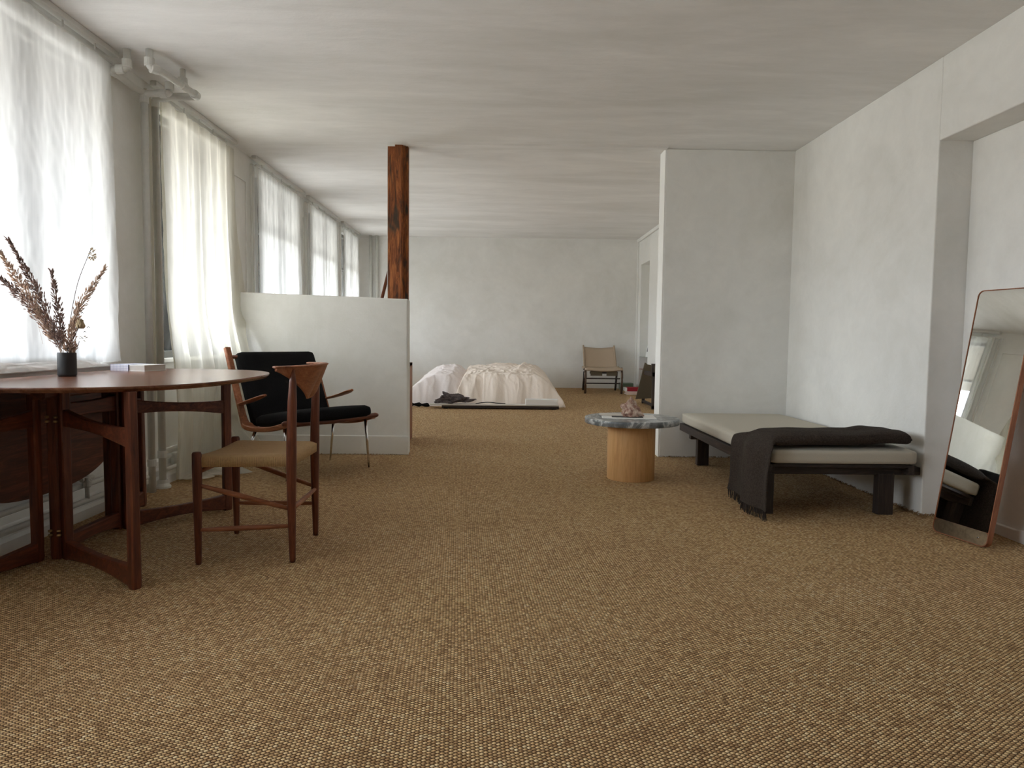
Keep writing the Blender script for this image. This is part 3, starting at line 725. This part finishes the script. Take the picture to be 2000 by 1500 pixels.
# seat: woven cord over four rails
bm = bmesh.new()
sx0, sx1 = -1.262, -.868; sy0, sy1 = 2.862, 3.33
def seat_pt(u, v, top):
    x = lerp(sx0, sx1, u); ya = lerp(2.862, 2.900, u); yb = lerp(3.33, 3.315, u); y = lerp(ya, yb, v)
    e = min(1, min(u, 1-u)*9)*min(1, min(v, 1-v)*9); e = e**.35
    dip = .020*math.sin(PI*u)*math.sin(PI*v)
    z = .440+.014*e-dip*.9+(.008*(abs(v-.5)*2)**2)
    if not top: z = .408-.004*e
    return (x, y, z)
gt = grid(bm, 24, 24, lambda u, v: seat_pt(u, v, True)); gb = grid(bm, 24, 24, lambda u, v: seat_pt(u, v, False))
N_ = 24
edge = [(0, i) for i in range(N_)]+[(j, N_-1) for j in range(1, N_)]+[(N_-1, i) for i in range(N_-2, -1, -1)]+[(j, 0) for j in range(N_-2, 0, -1)]
for k in range(len(edge)):
    a_, b_ = edge[k], edge[(k+1) % len(edge)]
    bm.faces.new((gt[a_[0]][a_[1]], gt[b_[0]][b_[1]], gb[b_[0]][b_[1]], gb[a_[0]][a_[1]]))
wobj('seat', bm, 'cord', Ch, smooth=True)
# stretchers
def st(a_, b_, r0=.008, r1=.0115):
    a_, b_ = Vector(a_), Vector(b_); pts = [a_.lerp(b_, t/6) for t in range(7)]; wobj('stretcher', SW(pts, [lerp(r0, r1, math.sin(t/6*PI)) for t in range(7)], 10), 'teakl_x', Ch, smooth=True)
st((*fl_, .335), (*bl_, .225)); st((*fr_2, .37), (*br_, .235)); st((*fl_, .145), (*bl_, .155)); st((*fr_2, .15), (*br_, .155))
st((*bl_, .225), (*br_, .225)); st((*fl_, .385), (*fr_2, .385))
# bent shell backrest
bm = bmesh.new()
def shell(u, v, th):
    s = u*2-1; w_ = abs(s)
    y = 3.108+.262*s*(1-.0*v); xc = -.790+th
    x = xc-.128*w_**2.5-.075*v*(1-w_)
    ztop = .822+.006*(1-w_)
    dep = .014+.140*max(0, 1-w_**1.5)**1.15
    z = ztop-dep*v
    return (x+.0*v, y, z)
g1 = grid(bm, 33, 9, lambda u, v: shell(u, v, 0)); g2_ = grid(bm, 33, 9, lambda u, v: shell(u, v, .009))
for i in range(32):
    for row in (0, 8): bm.faces.new((g1[row][i], g1[row][i+1], g2_[row][i+1], g2_[row][i]))
for j in range(8):
    for c_ in (0, 32): bm.faces.new((g1[j][c_], g1[j+1][c_], g2_[j+1][c_], g2_[j][c_]))
br = wobj('backrest', bm, 'teakl_y', Ch, smooth=False)
bm = bmesh.new(); pts = []; rad = []
for k in range(33):
    p = shell(k/32, 0, .004); w_ = abs(k/16-1); pts.append((p[0]-.006, p[1], p[2]+.002)); rad.append((.012+.008*w_, .005))
sweep(bm, pts, rad, 10); off(obj('top_rail', bm, 'teakl_y', br, smooth=True), br)

# ---------------------------------------------------------------- boomerang lounge chair
L = thing('lounge_chair', 'black cushioned teak lounge chair with chrome legs before the half wall', 'armchair', (-1.448, 4.99, 0), rz=math.radians(-40))
def cushion(bm, c0, ux, uy, uz, lx, ly, lz, r=.03, puff=.012, n=14):
    """puffy box cushion; c0 corner, unit axes, lengths"""
    c0, ux, uy, uz = Vector(c0), Vector(ux).normalized(), Vector(uy).normalized(), Vector(uz).normalized()
    vs = {}
    bmc = bmesh.new(); bmesh.ops.create_cube(bmc, size=1)
    bmesh.ops.subdivide_edges(bmc, edges=bmc.edges, cuts=n, use_grid_fill=True)
    mp = {}
    for v in bmc.verts:
        p = v.co; q = Vector((p.x*lx, p.y*ly, p.z*lz)); hx, hy, hz = lx/2-r, ly/2-r, lz/2-r
        cx = Vector((max(-hx, min(hx, q.x)), max(-hy, min(hy, q.y)), max(-hz, min(hz, q.z)))); d = q-cx
        if d.length > 1e-6: q = cx+d.normalized()*min(d.length, r) if d.length > r else q
        pf = puff*(1-(2*p.x)**4)*(1-(2*p.y)**4)
        q.z += pf*(1 if p.z > 0 else -1)*min(1, abs(p.z)*2)
        mp[v.index] = bm.verts.new(c0+ux*(q.x+lx/2)+uy*(q.y+ly/2)+uz*(q.z+lz/2))
    for f in bmc.faces: bm.faces.new([mp[v.index] for v in f.verts])
    bmc.free(); return bm
a_ = Vector((-.215, 0, .475)).normalized(); nrm = Vector((a_.z, 0, -a_.x))
obj('back_cushion', cushion(bmesh.new(), (-.055, -.295, .345), a_, (0, 1, 0), -nrm, .55, .635, .085, .032), 'black_wool', L, smooth=True)
sdir = Vector((1, 0, .15)).normalized()
obj('seat_cushion', cushion(bmesh.new(), (-.05, -.31, .320), sdir, (0, 1, 0), Vector((-.15, 0, 1)), .50, .63, .08, .034), 'black_wool', L, smooth=True)
for s in (-1, 1):
    y = .345*s
    pts = curve_pts([(-.335, y, .865 if s < 0 else .79), (-.245, y, .65), (-.13, y, .385), (-.075, y, .335), (.02, y, .322), (.22, y, .340), (.41, y, .385)], 6)
    rad = []
    for i in range(len(pts)):
        t = i/(len(pts)-1); rad.append((.0165, .020+.016*math.exp(-((t-.5)/.12)**2)))
    obj('side_frame', SW(pts, rad, rect=True, up=(0, 0, 1) if False else (0, 1, 0)), 'teakl_x', L).data.transform(Matrix.Identity(4))
    bm = SW(curve_pts([(-.19, y, .475), (-.10, y+.012*s, .490), (.04, y+.02*s, .525), (.12, y+.012*s, .550), (.16, y+.01*s, .560)], 5), [((.008+.036*math.sin(min(1, (i+1)/20)*PI*.97)**.8), .009) for i in range(21)], 12)
    obj('armrest', bm, 'teakl_x', L, smooth=True)
obj('crossbar', SW([(.405, -.385, .392), (.405, -.37, .392), (.405, 0, .376), (.405, .37, .392), (.405, .39, .392)], [.012, .018, .015, .018, .012], 12), 'teak_y', L, smooth=True)
obj('crossbar', SW([(-.02, -.34, .315), (-.02, .34, .315)], .015, 12), 'teak_y', L, smooth=True)
obj('crossbar', SW([(-.30, -.33, .80), (-.30, .33, .80)], .013, 12), 'teak_y', L, smooth=True)
for s in (-1, 1):
    obj('leg', SW([(.345, .33*s, .36), (.315, (.385 if s > 0 else .30)*s, .0)], [.0115, .0065], 12), 'chrome', L, smooth=True)
    obj('leg', SW([(-.02, .32*s, .31), (-.13, .37*s, .0)], [.0115, .0065], 12), 'chrome', L, smooth=True)

# ---------------------------------------------------------------- marble side table
SX, SY = .905, 4.765
t = thing('side_table', 'round grey marble side table on an oak cylinder base', 'side table', (SX, SY, 0))
obj('base', lathe(bmesh.new(), [(.160, 0), (.163, .004), (.163, .380), (.163, .383)], 64), 'oak', t, smooth=False)
lathe_top = lathe(bmesh.new(), [(.30, .383), (.318, .384), (.3215, .388), (.3215, .418), (.319, .4225), (.30, .4235), (.001, .4235)], 72)
obj('tabletop', lathe_top, 'marble', t)
for o in t.children:
    for p in o.data.polygons: p.use_smooth = abs(p.normal.z) < .3
ZT2 = .4235
t = thing('magazine', 'white magazine with a dark photo lying under the pink rock', 'magazine', (SX-.03, SY-.01, ZT2), rz=math.radians(-6))
obj('pages', B(-.175, .185, -.115, .115, 0, .006), 'paper', t, bevel=.001)
obj('cover_photo', B(-.11, .10, -.08, .03, .006, .0066), 'darkprint', t, label='dark cover photo')
tag(obj('magazine', prism(bmesh.new(), [(-.19, .0), (.02, -.03), (.04, .13), (-.17, .15)], 0, .004), 'pages', loc=(SX-.03, SY+.02, ZT2+0.0068)), 'open pale brochure lying behind the pink rock on the round table', 'magazine')
def rock(name, mat, c, sx, sy, sz, seed, label, cat, det=5, rough=.35, flat=True, fn=None, sub=5):
    bm = bmesh.new(); bmesh.ops.create_icosphere(bm, subdivisions=sub, radius=1)
    for v in bm.verts:
        d = v.co.normalized()
        r = 1+rough*noise.fractal(d*1.6+Vector((seed, 0, 0)), 1.0, 2.1, det)+.12*noise.cell(d*3+Vector((seed, 2, 0)))*.5
        q = d*r; q.z = max(q.z, -.55)
        if fn: q = fn(q)
        v.co = Vector((q.x*sx, q.y*sy, (q.z+.55)*sz))
    zm = min(v.co.z for v in bm.verts)
    for v in bm.verts: v.co.z -= zm
    o = obj(name, bm, mat, loc=c); tag(o, label, cat); return o
def rk(q):
    h = (q.z+.55)/1.5; s = 1-.5*max(0, h)**1.3; return Vector((q.x*s-.16*h, q.y*s, q.z))
rock('rock', 'crystal', (SX-.005, SY-.02, ZT2+.0108), .082, .06, .072, 3, 'rough pink crystal rock on the round marble table', 'rock', fn=rk, rough=.5)

# ---------------------------------------------------------------- daybed
D = thing('daybed', 'low dark wood daybed with a grey linen mattress along the right wall', 'daybed', (1.88, 4.67, 0))
def db(name, *a, mat='wenge_y', bevel=.003): return wobj(name, B(*a), mat, D, bevel=bevel)
db('side_rail', 1.455, 1.487, 3.74, 5.60, .232, .287); db('side_rail', 2.235, 2.267, 3.74, 5.60, .232, .287)
db('end_rail', 1.487, 2.235, 3.74, 3.765, .272, .290, mat='wenge_x'); db('end_rail', 1.487, 2.235, 5.575, 5.60, .240, .287, mat='wenge_x')
db('platform', 1.487, 2.235, 3.765, 5.575, .262, .286)
db('crossbeam', 1.46, 2.335, 3.80, 3.85, .222, .266, mat='wenge_x'); db('crossbeam', 1.46, 2.30, 5.28, 5.33, .200, .258, mat='wenge_x')
for (x, y) in ((1.430, 3.79), (2.10, 3.79), (1.512, 5.27), (2.11, 5.27)):
    db('leg', x, x+.088, y, y+.055, 0, .232, mat='wenge_z')
wobj('mattress', cushion(bmesh.new(), (1.462, 3.715, .288), (1, 0, 0), (0, 1, 0), (0, 0, 1), .812, 1.90, .088, .028, .006, 18), 'linen', D, smooth=True)
# throw
bm = bmesh.new()
NT, NW = 90, 40
def throw_pt(t, w_, side):
    """t along the blanket (0 = hem at floor on the left, 1 = folded end at right), w_ across (0 = near edge)"""
    path = [(1.405, .055), (1.412, .15), (1.420, .28), (1.430, .37), (1.465, .412), (1.53, .424), (1.75, .426), (2.0, .428), (2.15, .436), (2.235, .432)]
    k = t*(len(path)-1); i = min(len(path)-2, int(k)); fr = k-i
    cps = [Vector((*path[max(0, i-1)], 0)), Vector((*path[i], 0)), Vector((*path[i+1], 0)), Vector((*path[min(len(path)-1, i+2)], 0))]
    p = .5*((2*cps[1])+(cps[2]-cps[0])*fr+(2*cps[0]-5*cps[1]+4*cps[2]-cps[3])*fr*fr+(3*cps[1]-cps[0]-3*cps[2]+cps[3])*fr**3)
    x, z = p.x, p.y
    hang = 1-ss(.36, .5, t)
    y0 = lerp(3.715, 3.60, hang)+.010*math.sin(t*9); y1 = lerp(4.03, 4.20, hang)
    if t < .45: y0 += .03*ss(.0, .4, t)*hang
    y = lerp(y0, y1, w_)
    x += hang*(.020*math.sin(w_*9+1)+.012*nz(w_*6, t*5))-hang*.02*(1-w_)
    z += (1-hang)*(.010*nz(x*5, y*9, 2)+.016*math.exp(-((x-2.08)/.06)**2)*w_)
    th = lerp(.022, .066, ss(.42, .56, t)); 
    e = max(0, 1-abs(2*w_-1)**8)**.5
    tail = max(0, 1-((t-.965)/.035)**2)**.5 if t > .965 else 1
    th *= (.15+.85*e)*(.2+.8*tail)
    if t < .5:
        return (x-side*th*.5*lerp(1, .3, ss(.33, .5, t)), y, z+side*th*.5*ss(.33, .5, t))
    return (x+.01*(1-e)*0, y, z+side*th*.5)
ga = grid(bm, NT, NW, lambda u, v: throw_pt(u, v, 1)); gb = grid(bm, NT, NW, lambda u, v: throw_pt(u, v, -1))
edge = [(0, i) for i in range(NT)]+[(j, NT-1) for j in range(1, NW)]+[(NW-1, i) for i in range(NT-2, -1, -1)]+[(j, 0) for j in range(NW-2, 0, -1)]
for k in range(len(edge)):
    p, q = edge[k], edge[(k+1) % len(edge)]
    bm.faces.new((ga[p[0]][p[1]], ga[q[0]][q[1]], gb[q[0]][q[1]], gb[p[0]][p[1]]))
TH = obj('throw_blanket', bm, 'brown_wool', smooth=True); tag(TH, 'dark brown wool throw with fringe draped over the end of the daybed', 'blanket')
bm = bmesh.new(); rnd = random.Random(9)
for k in range(74):
    w_ = .015+.97*k/73; a0 = Vector(throw_pt(0, w_, 0)); e = Vector((rnd.uniform(-.012, .008), rnd.uniform(-.008, .008), 0))
    sweep(bm, [a0+Vector((0, 0, .012)), a0+e*.5+Vector((0, 0, -.02)), Vector((a0.x+e.x, a0.y+e.y, .004))], [.0028, .0026, .002], 5)
fr0 = obj('fringe', bm, 'brown_wool', TH)

# ---------------------------------------------------------------- leaning mirror
MB0, MB1 = Vector((2.205, 3.460, 0.0)), Vector((2.272, 3.157, 0.0))     # bottom corners, far and near
MT0 = Vector((2.410, 3.505, 1.205))
ux = (MB1-MB0).normalized(); hgt = (MT0-MB0); uz = (hgt-ux*hgt.dot(ux)).normalized(); un = uz.cross(ux).normalized()
if un.x > 0: un = -un
MW, MH = (MB1-MB0).length, 1.235
mm = Matrix((ux, uz, un)).transposed().to_4x4(); mm.translation = MB0+Vector((0, 0, .004))
Mi = bpy.data.objects.new('floor_mirror', None); C.objects.link(Mi); Mi.matrix_world = mm
tag(Mi, 'tall frameless-looking mirror with thin brown edge leaning in the wall niche', 'mirror')
def rrect(x0, x1, y0, y1, r, n=6):
    out = []
    for cx, cy, a0 in ((x1-r, y1-r, 0), (x0+r, y1-r, PI/2), (x0+r, y0+r, PI), (x1-r, y0+r, 3*PI/2)):
        for k in range(n+1): a_ = a0+PI/2*k/n; out.append((cx+r*math.cos(a_), cy+r*math.sin(a_)))
    return out
bm = prism(bmesh.new(), rrect(0, MW, 0, MH, .03), -.024, 0); 
obj('backing', bm, 'teakl_y', Mi)
bm = bmesh.new(); o_ = rrect(0, MW, 0, MH, .03); i_ = rrect(.004, MW-.004, .004, MH-.004, .027); n = len(o_)
for (z0, z1) in ((0, .006),):
    A = [bm.verts.new((x, y, z1)) for x, y in o_]; Bv = [bm.verts.new((x, y, z1)) for x, y in i_]; A0 = [bm.verts.new((x, y, z0)) for x, y in o_]; B0 = [bm.verts.new((x, y, z0)) for x, y in i_]
    for k in range(n):
        j = (k+1) % n; bm.faces.new((A[k], A[j], Bv[j], Bv[k])); bm.faces.new((A0[k], A0[j], A[j], A[k])); bm.faces.new((B0[k], B0[j], Bv[j], Bv[k]))
obj('rim', bm, 'teakl_y', Mi)
obj('glass', prism(bmesh.new(), rrect(.005, MW-.005, .070, MH-.005, .006), 0.0003, .0032), 'mirror', Mi)
obj('bottom_strip', prism(bmesh.new(), rrect(.004, MW-.004, .004, .069, .02), 0.0003, .0035), 'tarnished', Mi, label='tarnished brownish strip')
obj('screw', lathe(bmesh.new(), [(.006, 0), (.006, .004), (.003, .006)], 12, (MW-.05, .035, .003)), 'chrome', Mi)

# ---------------------------------------------------------------- back room: bed
BX0, BX1, BY0, BY1 = -1.30, .78, 8.50, 10.45
Bed = thing('bed', 'low mattress on the floor under crumpled sheets by the back wall', 'bed', (-.25, 9.45, fz(9.45)))
def bedz(x, y, x0, x1, hgt, sx=.55, sy=.30):
    ex = min((x-x0)/sx, (x1-x)/(.42 if x1 > .75 else .22)); ey = min((y-BY0)/sy, (BY1-y)/.2)
    e = max(0, min(1, min(ex, ey))); return fz(y)+hgt*lerp(e, math.sin(e*PI/2), .7) if ex == (x-x0)/sx or e >= 1 else fz(y)+hgt*math.sin(e*PI/2)**.75
def sheet(x0, x1, hgt, seed, name, mat, par, x_slope=.55, extra=None, y0=BY0, solid=True):
    bm = bmesh.new(); nu, nv = 170, 140
    def fn(u, v):
        x = lerp(x0, x1, u); y = lerp(y0, BY1, v)
        z = bedz(x, y, x0, x1, hgt, x_slope)
        drop = 1-ss(.05, .35, (y-BY0))
        wr = noise.fractal(Vector((x*2.4+seed, y*1.6, seed)), 1, 2.2, 4)
        ridg = (1-abs(nz(x*5.5+nz(y*3, x*2)*1.2, y*1.6+seed)*2))**2
        amp = .5+.5*ss(0, .25, z-fz(y))
        r2 = (1-abs(nz(x*9+y*4+nz(y*5, x*4)*1.5, y*3-x*3+seed)*2))**3
        r3 = (1-abs(nz(x*16-y*7+seed, y*12+nz(x*6)*2)*2))**3
        zz = z+amp*(.030*wr+.024*ridg*(.5+.6*drop)+.012*r2+.003*r3)-.015
        yy = y+drop*(.020*math.sin(x*21+nz(x*3, seed)*5)+.012*nz(x*18, 4))*ss(0, .12, z-fz(y))
        if extra: zz += extra(x, y)
        return (x, yy, max(fz(y)+.004, zz))
    g = grid(bm, nu, nv, fn)
    if not solid: return bm
    lo = [[bm.verts.new((v.co.x, v.co.y, fz(v.co.y)+.001)) for v in (r[0], r[-1])] for r in (g[0], g[-1])]
    base = []
    ring = g[0]+[r[-1] for r in g[1:]]+g[-1][-2::-1]+[r[0] for r in g[-2:0:-1]]
    low = [bm.verts.new((v.co.x, v.co.y, fz(v.co.y)+.001)) for v in ring]
    for k in range(len(ring)):
        j = (k+1) % len(ring); bm.faces.new((ring[k], ring[j], low[j], low[k]))
    bmesh.ops.delete(bm, geom=[q for r in lo for q in r], context='VERTS')
    return bm
def ex1(x, y): return -.10*ss(-.62, -.45, x)+.06*math.exp(-((x+.62)/.28)**2-((y-9.6)/.5)**2)
wobj('mattress', sheet(BX0, .70, .37, 2, 'm', 'white_linen', Bed, .50, ex1), 'white_linen', Bed, smooth=True, label='mattress under a white sheet')
def ex2(x, y):
    flap = .028*ss(.0, .02, x-(.20+.10*(y-9)))*ss(9.15, 9.2, y+.06*nz(x*6))*ss(.74, .62, x)
    roll_ = .025*math.exp(-((x-(.22+.10*(y-9)))/.045)**2)*ss(9.1, 9.25, y)
    return flap+roll_+.035*math.exp(-((x-.0)/.25)**2)*ss(9, 9.6, y)
bm = sheet(-.60, .80, .375, 7, 'd', 'cream_linen', None, .16, ex2, BY0-.01, False)
DV = obj('duvet', bm, 'cream_linen', smooth=True); q = DV.modifiers.new('s', 'SOLIDIFY'); q.thickness = .012; q.offset = 1; tag(DV, 'crumpled cream linen duvet spread over the low bed', 'duvet')
tag(obj('floor_cloth', sheet_ := SW(curve_pts([(-1.25, 8.47, fz(8.47)+.02), (-1.05, 8.45, fz(8.45)+.028), (-.86, 8.46, fz(8.46)+.018)], 6), [(.02, .012+.008*(i % 3)) for i in range(13)], 8), 'black_wool', smooth=True), 'dark rumpled cloth on the carpet at the left foot of the bed', 'cloth')
t = thing('low_shelf', 'low white-topped wooden plank on small feet along the bed', 'shelf', (-.045, 8.36, fz(8.36)))
z0 = fz(8.36)
wobj('shelf_top', B(-.85, .70, 8.29, 8.44, z0+.040, z0+.052), 'pages', t, bevel=.002)
wobj('shelf_edge', B(-.70, .70, 8.295, 8.43, z0+.010, z0+.040), 'wenge_x', t, bevel=.002)
for x in (-.68, .62): wobj('foot', B(x, x+.05, 8.32, 8.40, fz(8.32)-.0, z0+.012), 'black', t)
zs = z0+.052
def dw(q): 
    k = (q.x+1)/2; return Vector((q.x, q.y, q.z*(1.15-.55*k)+.30*math.sin(k*12)*.25))
rock('driftwood', 'bark', (-.55, 8.365, zs), .19, .055, .070, 8, 'dark craggy piece of driftwood on the low shelf by the bed', 'driftwood', fn=dw, rough=.6, det=7, sub=6)
tag(obj('cable', SW(curve_pts([(-.30, 8.40, zs+.003), (-.16, 8.43, zs+.016), (-.04, 8.42, zs+.008), (.06, 8.42, zs+.004)], 8), .005, 8), 'black', smooth=True), 'black cable trailing along the low shelf beside the driftwood', 'cable')
tag(obj('box', B(.30, .69, 8.30, 8.40, zs, zs+.070), 'paper', bevel=.006), 'long white box at the right end of the low shelf', 'box')

# back room: sling chair
yc = 10.16; zc = fz(10.0)
t = thing('sling_chair', 'low canvas sling chair with bent dark legs against the back wall', 'chair', (1.48, yc, zc))
for s in (-1, 1):
    x = 1.478+.262*s
    bm = SW(curve_pts([(x, 9.99, 0+zc), (x, 9.965, .14+zc), (x, 9.98, .30+zc), (x-.0*s, 10.06, .365+zc)], 6), [(.017, .014)]*19, 10); wobj('leg', bm, 'bronze', t, smooth=True)
    bm = SW([(x-.02*s, 10.42, fz(10.42)), (x-.02*s, 10.30, .30+zc)], .015, 10); wobj('leg', bm, 'wenge_z', t, smooth=True)
    bm = SW(curve_pts([(x, 9.99, .365+zc), (x, 10.15, .34+zc), (x-.015*s, 10.34, .36+zc)], 5), .014, 10); wobj('side_rail', bm, 'wenge_y', t, smooth=True)
    bm = SW([(x-.025*s, 10.32, .33+zc), (x-.03*s, 10.56, .685+zc)], .013, 10); wobj('back_rail', bm, 'canvas', t, smooth=True)
bm = bmesh.new()
grid(bm, 16, 10, lambda u, v: (lerp(1.235, 1.722, u), lerp(10.34, 10.56, v)+.03*math.sin(u*PI)*(1-v*.2), zc+lerp(.345, .665-.022*math.sin(u*PI), v)))
o = wobj('back_sling', bm, 'canvas', t, smooth=True); q = o.modifiers.new('s', 'SOLIDIFY'); q.thickness = .008
bm = bmesh.new()
grid(bm, 16, 12, lambda u, v: (lerp(1.205, 1.752, u), lerp(9.965, 10.34, v), zc+.372-.03*math.sin(u*PI)*(.6+.4*math.sin(v*PI))-.02*math.sin(v*PI)-(.03 if v < .01 else 0)))
o = wobj('seat_sling', bm, 'canvas', t, smooth=True); q = o.modifiers.new('s', 'SOLIDIFY'); q.thickness = .02; q.offset = 0
wobj('seat_bar', B(1.28, 1.68, 10.0, 10.02, zc+.285, zc+.315), 'wenge_x', t)
bm = bmesh.new(); box(bm, 1.29, 1.46, 9.995, 10.0, zc+.255, zc+.33); box(bm, 1.52, 1.67, 9.995, 10.0, zc+.255, zc+.33); wobj('strap', bm, 'olive_canvas', t)
for z in (.145, .215): wobj('stretcher', SW([(1.235, 10.02, zc+z), (1.722, 10.02, zc+z)], .009, 8), 'wenge_x', t)

# back room: books, crate, shelves
zb = fz(9.92)
t = thing('book', 'pale book lying on the floor under the red book', 'book', (1.92, 9.95, zb))
wobj('cover', B(1.79, 2.06, 9.86, 10.05, zb+.004, zb+.010), 'paper', t); wobj('pages', B(1.795, 2.055, 9.865, 10.045, zb+.010, zb+.040), 'pink_paper', t); wobj('cover', B(1.79, 2.06, 9.86, 10.05, zb+.040, zb+.046), 'paper', t)
t = thing('book', 'thick red cloth book on top of a pale book near the sling chair', 'book', (1.92, 9.95, zb+.046))
wobj('cover', B(1.80, 2.06, 9.87, 10.05, zb+.046, zb+.103), 'red_cloth', t, bevel=.003); wobj('pages', B(1.775, 1.80, 9.875, 10.045, zb+.052, zb+.098), 'paper', t)
tag(obj('crate', B(1.80, 1.99, 10.40, 10.60, fz(10.4)+.0, fz(10.4)+.11), 'green_glass', bevel=.006), 'small grey-green box against the back wall behind the red book', 'box')
for z, lab in ((.715, 'upper glass shelf in the far niche carrying a framed picture'), (.53, 'lower empty shelf in the far niche')):
    t = thing('niche_shelf', lab, 'shelf', (XF+.1, 10.18, z))
    wobj('shelf_board', B(XF+.005, XF+.215, FY0+.002, FY1-.002, z-.007, z), 'shelf_glass' if z > .6 else 'copper', t)
t = thing('picture', 'small white-framed dark picture leaning on the upper niche shelf', 'picture', (XF+.05, 10.1, .715))
def lean(bm):
    for v in bm.verts: k = v.co.z-.715; v.co.x += k*.18
    return bm
wobj('mount', lean(B(XF+.02, XF+.032, 9.93, 10.12, .716, 1.005)), 'paper', t); wobj('print', lean(B(XF+.0185, XF+.0195, 9.97, 10.09, .79, .975)), 'darkprint', t)

# back room: dark framed chair behind the partition
t = thing('frame_chair', 'dark wood box-frame chair with olive canvas, half hidden by the partition', 'chair', (2.0, 8.45, fz(8.45)))
zf = fz(8.42)
def fb(name, *a, mat='wenge_z'): return wobj(name, B(*a), mat, t, bevel=.002)
for (x, y) in ((1.835, 8.40), (1.835, 8.98), (2.03, 8.40)):
    fb('leg', x, x+.035, y, y+.035, fz(y), zf+.43)
for x in (1.835,): fb('side_rail', x, x+.035, 8.40, 9.015, zf+.40, zf+.45, mat='wenge_y'); 
fb('bottom_rail', 1.835, 2.065, 8.40, 8.435, zf+.01, zf+.045, mat='wenge_x'); fb('seat_rail', 1.835, 2.065, 8.40, 8.435, zf+.40, zf+.45, mat='wenge_x')
fb('bottom_rail', 1.835, 1.87, 8.435, 8.98, zf+.035, zf+.065, mat='wenge_y')
fb('arm', 1.83, 2.065, 8.42, 8.47, zf+.53, zf+.555, mat='wenge_x'); fb('arm_post', 1.83, 1.86, 8.42, 8.45, zf+.45, zf+.53)
bm = bmesh.new(); extr(bm, [(1.735, .20), (2.07, .22), (2.07, zf+.50), (1.88, zf+.53), (1.845, zf+.555)], 'y', 8.9, 8.92); wobj('back_canvas', bm, 'olive_canvas', t)
fb('side_panel', 1.93, 2.05, 8.7, 8.71, zf+.1, zf+.4, mat='olive_canvas')

# objects mostly hidden behind the half wall
t = thing('cabinet', 'edge of a brown wooden stand with a black knob behind the half wall', 'cabinet', (-.98, 6.27, fz(6.27)))
z6 = fz(6.27)
wobj('side_panel', B(-.84, -.812, 6.12, 6.42, z6, z6+.70), 'teakl_z', t, bevel=.003); wobj('side_panel', B(-1.14, -1.11, 6.12, 6.42, z6, z6+.70), 'teakl_z', t, bevel=.003)
wobj('top', B(-1.14, -.812, 6.12, 6.42, z6+.67, z6+.70), 'teakl_x', t, bevel=.003); wobj('shelf', B(-1.11, -.84, 6.12, 6.42, z6+.1, z6+.125), 'teakl_x', t)
wobj('knob', lathe(bmesh.new(), [(.008, 0), (.018, .004), (.02, .02), (.012, .03), (.001, .031)], 14, (-.826, 6.14, z6+.70)), 'black', t)
p0 = Vector((-1.33, 6.0, fz(6.0)+.012)); p1 = Vector((-.935, 5.83, 1.50))
bm = SW([p0, p1], .0135, 10)
tag(obj('wooden_pole', bm, 'teak_z', smooth=True), 'thin brown wooden pole leaning behind the half wall beside the post', 'pole')

# frayed edge of the carpet along the right-hand walls
bm = bmesh.new(); rnd = random.Random(3)
def fray(p, q, n, l):
    p, q = Vector(p), Vector(q)
    for k in range(n):
        c = p.lerp(q, rnd.random()); a_ = rnd.random()*2*PI
        e = Vector((math.cos(a_)*l*rnd.uniform(.3, 1), math.sin(a_)*l*rnd.uniform(.3, 1), rnd.uniform(.2, .8)*l))
        sweep(bm, [c+Vector((0, 0, .0)), c+e*.6+Vector((0, 0, l*.2)), c+e], [.0016, .0014, .0006], 4)
fray((XR-.012, 3.80, .002), (XR-.012, 5.6, .002), 260, .016); fray((XR-.01, 3.775, .002), (NX-.03, 3.77, .002), 40, .018)
fray((XR-.02, 3.7, .002), (XR-.02, 4.05, .002), 60, .028)
fray((1.30, YP-.008, .002), (2.3, YP-.008, .002), 180, .014); fray((-2.05, YP-.022, .002), (-.75, YP-.022, .002), 160, .010)
fr_o = obj('carpet_fringe', bm, 'sisal_thread', floor)
fr_o['kind'] = 'stuff'
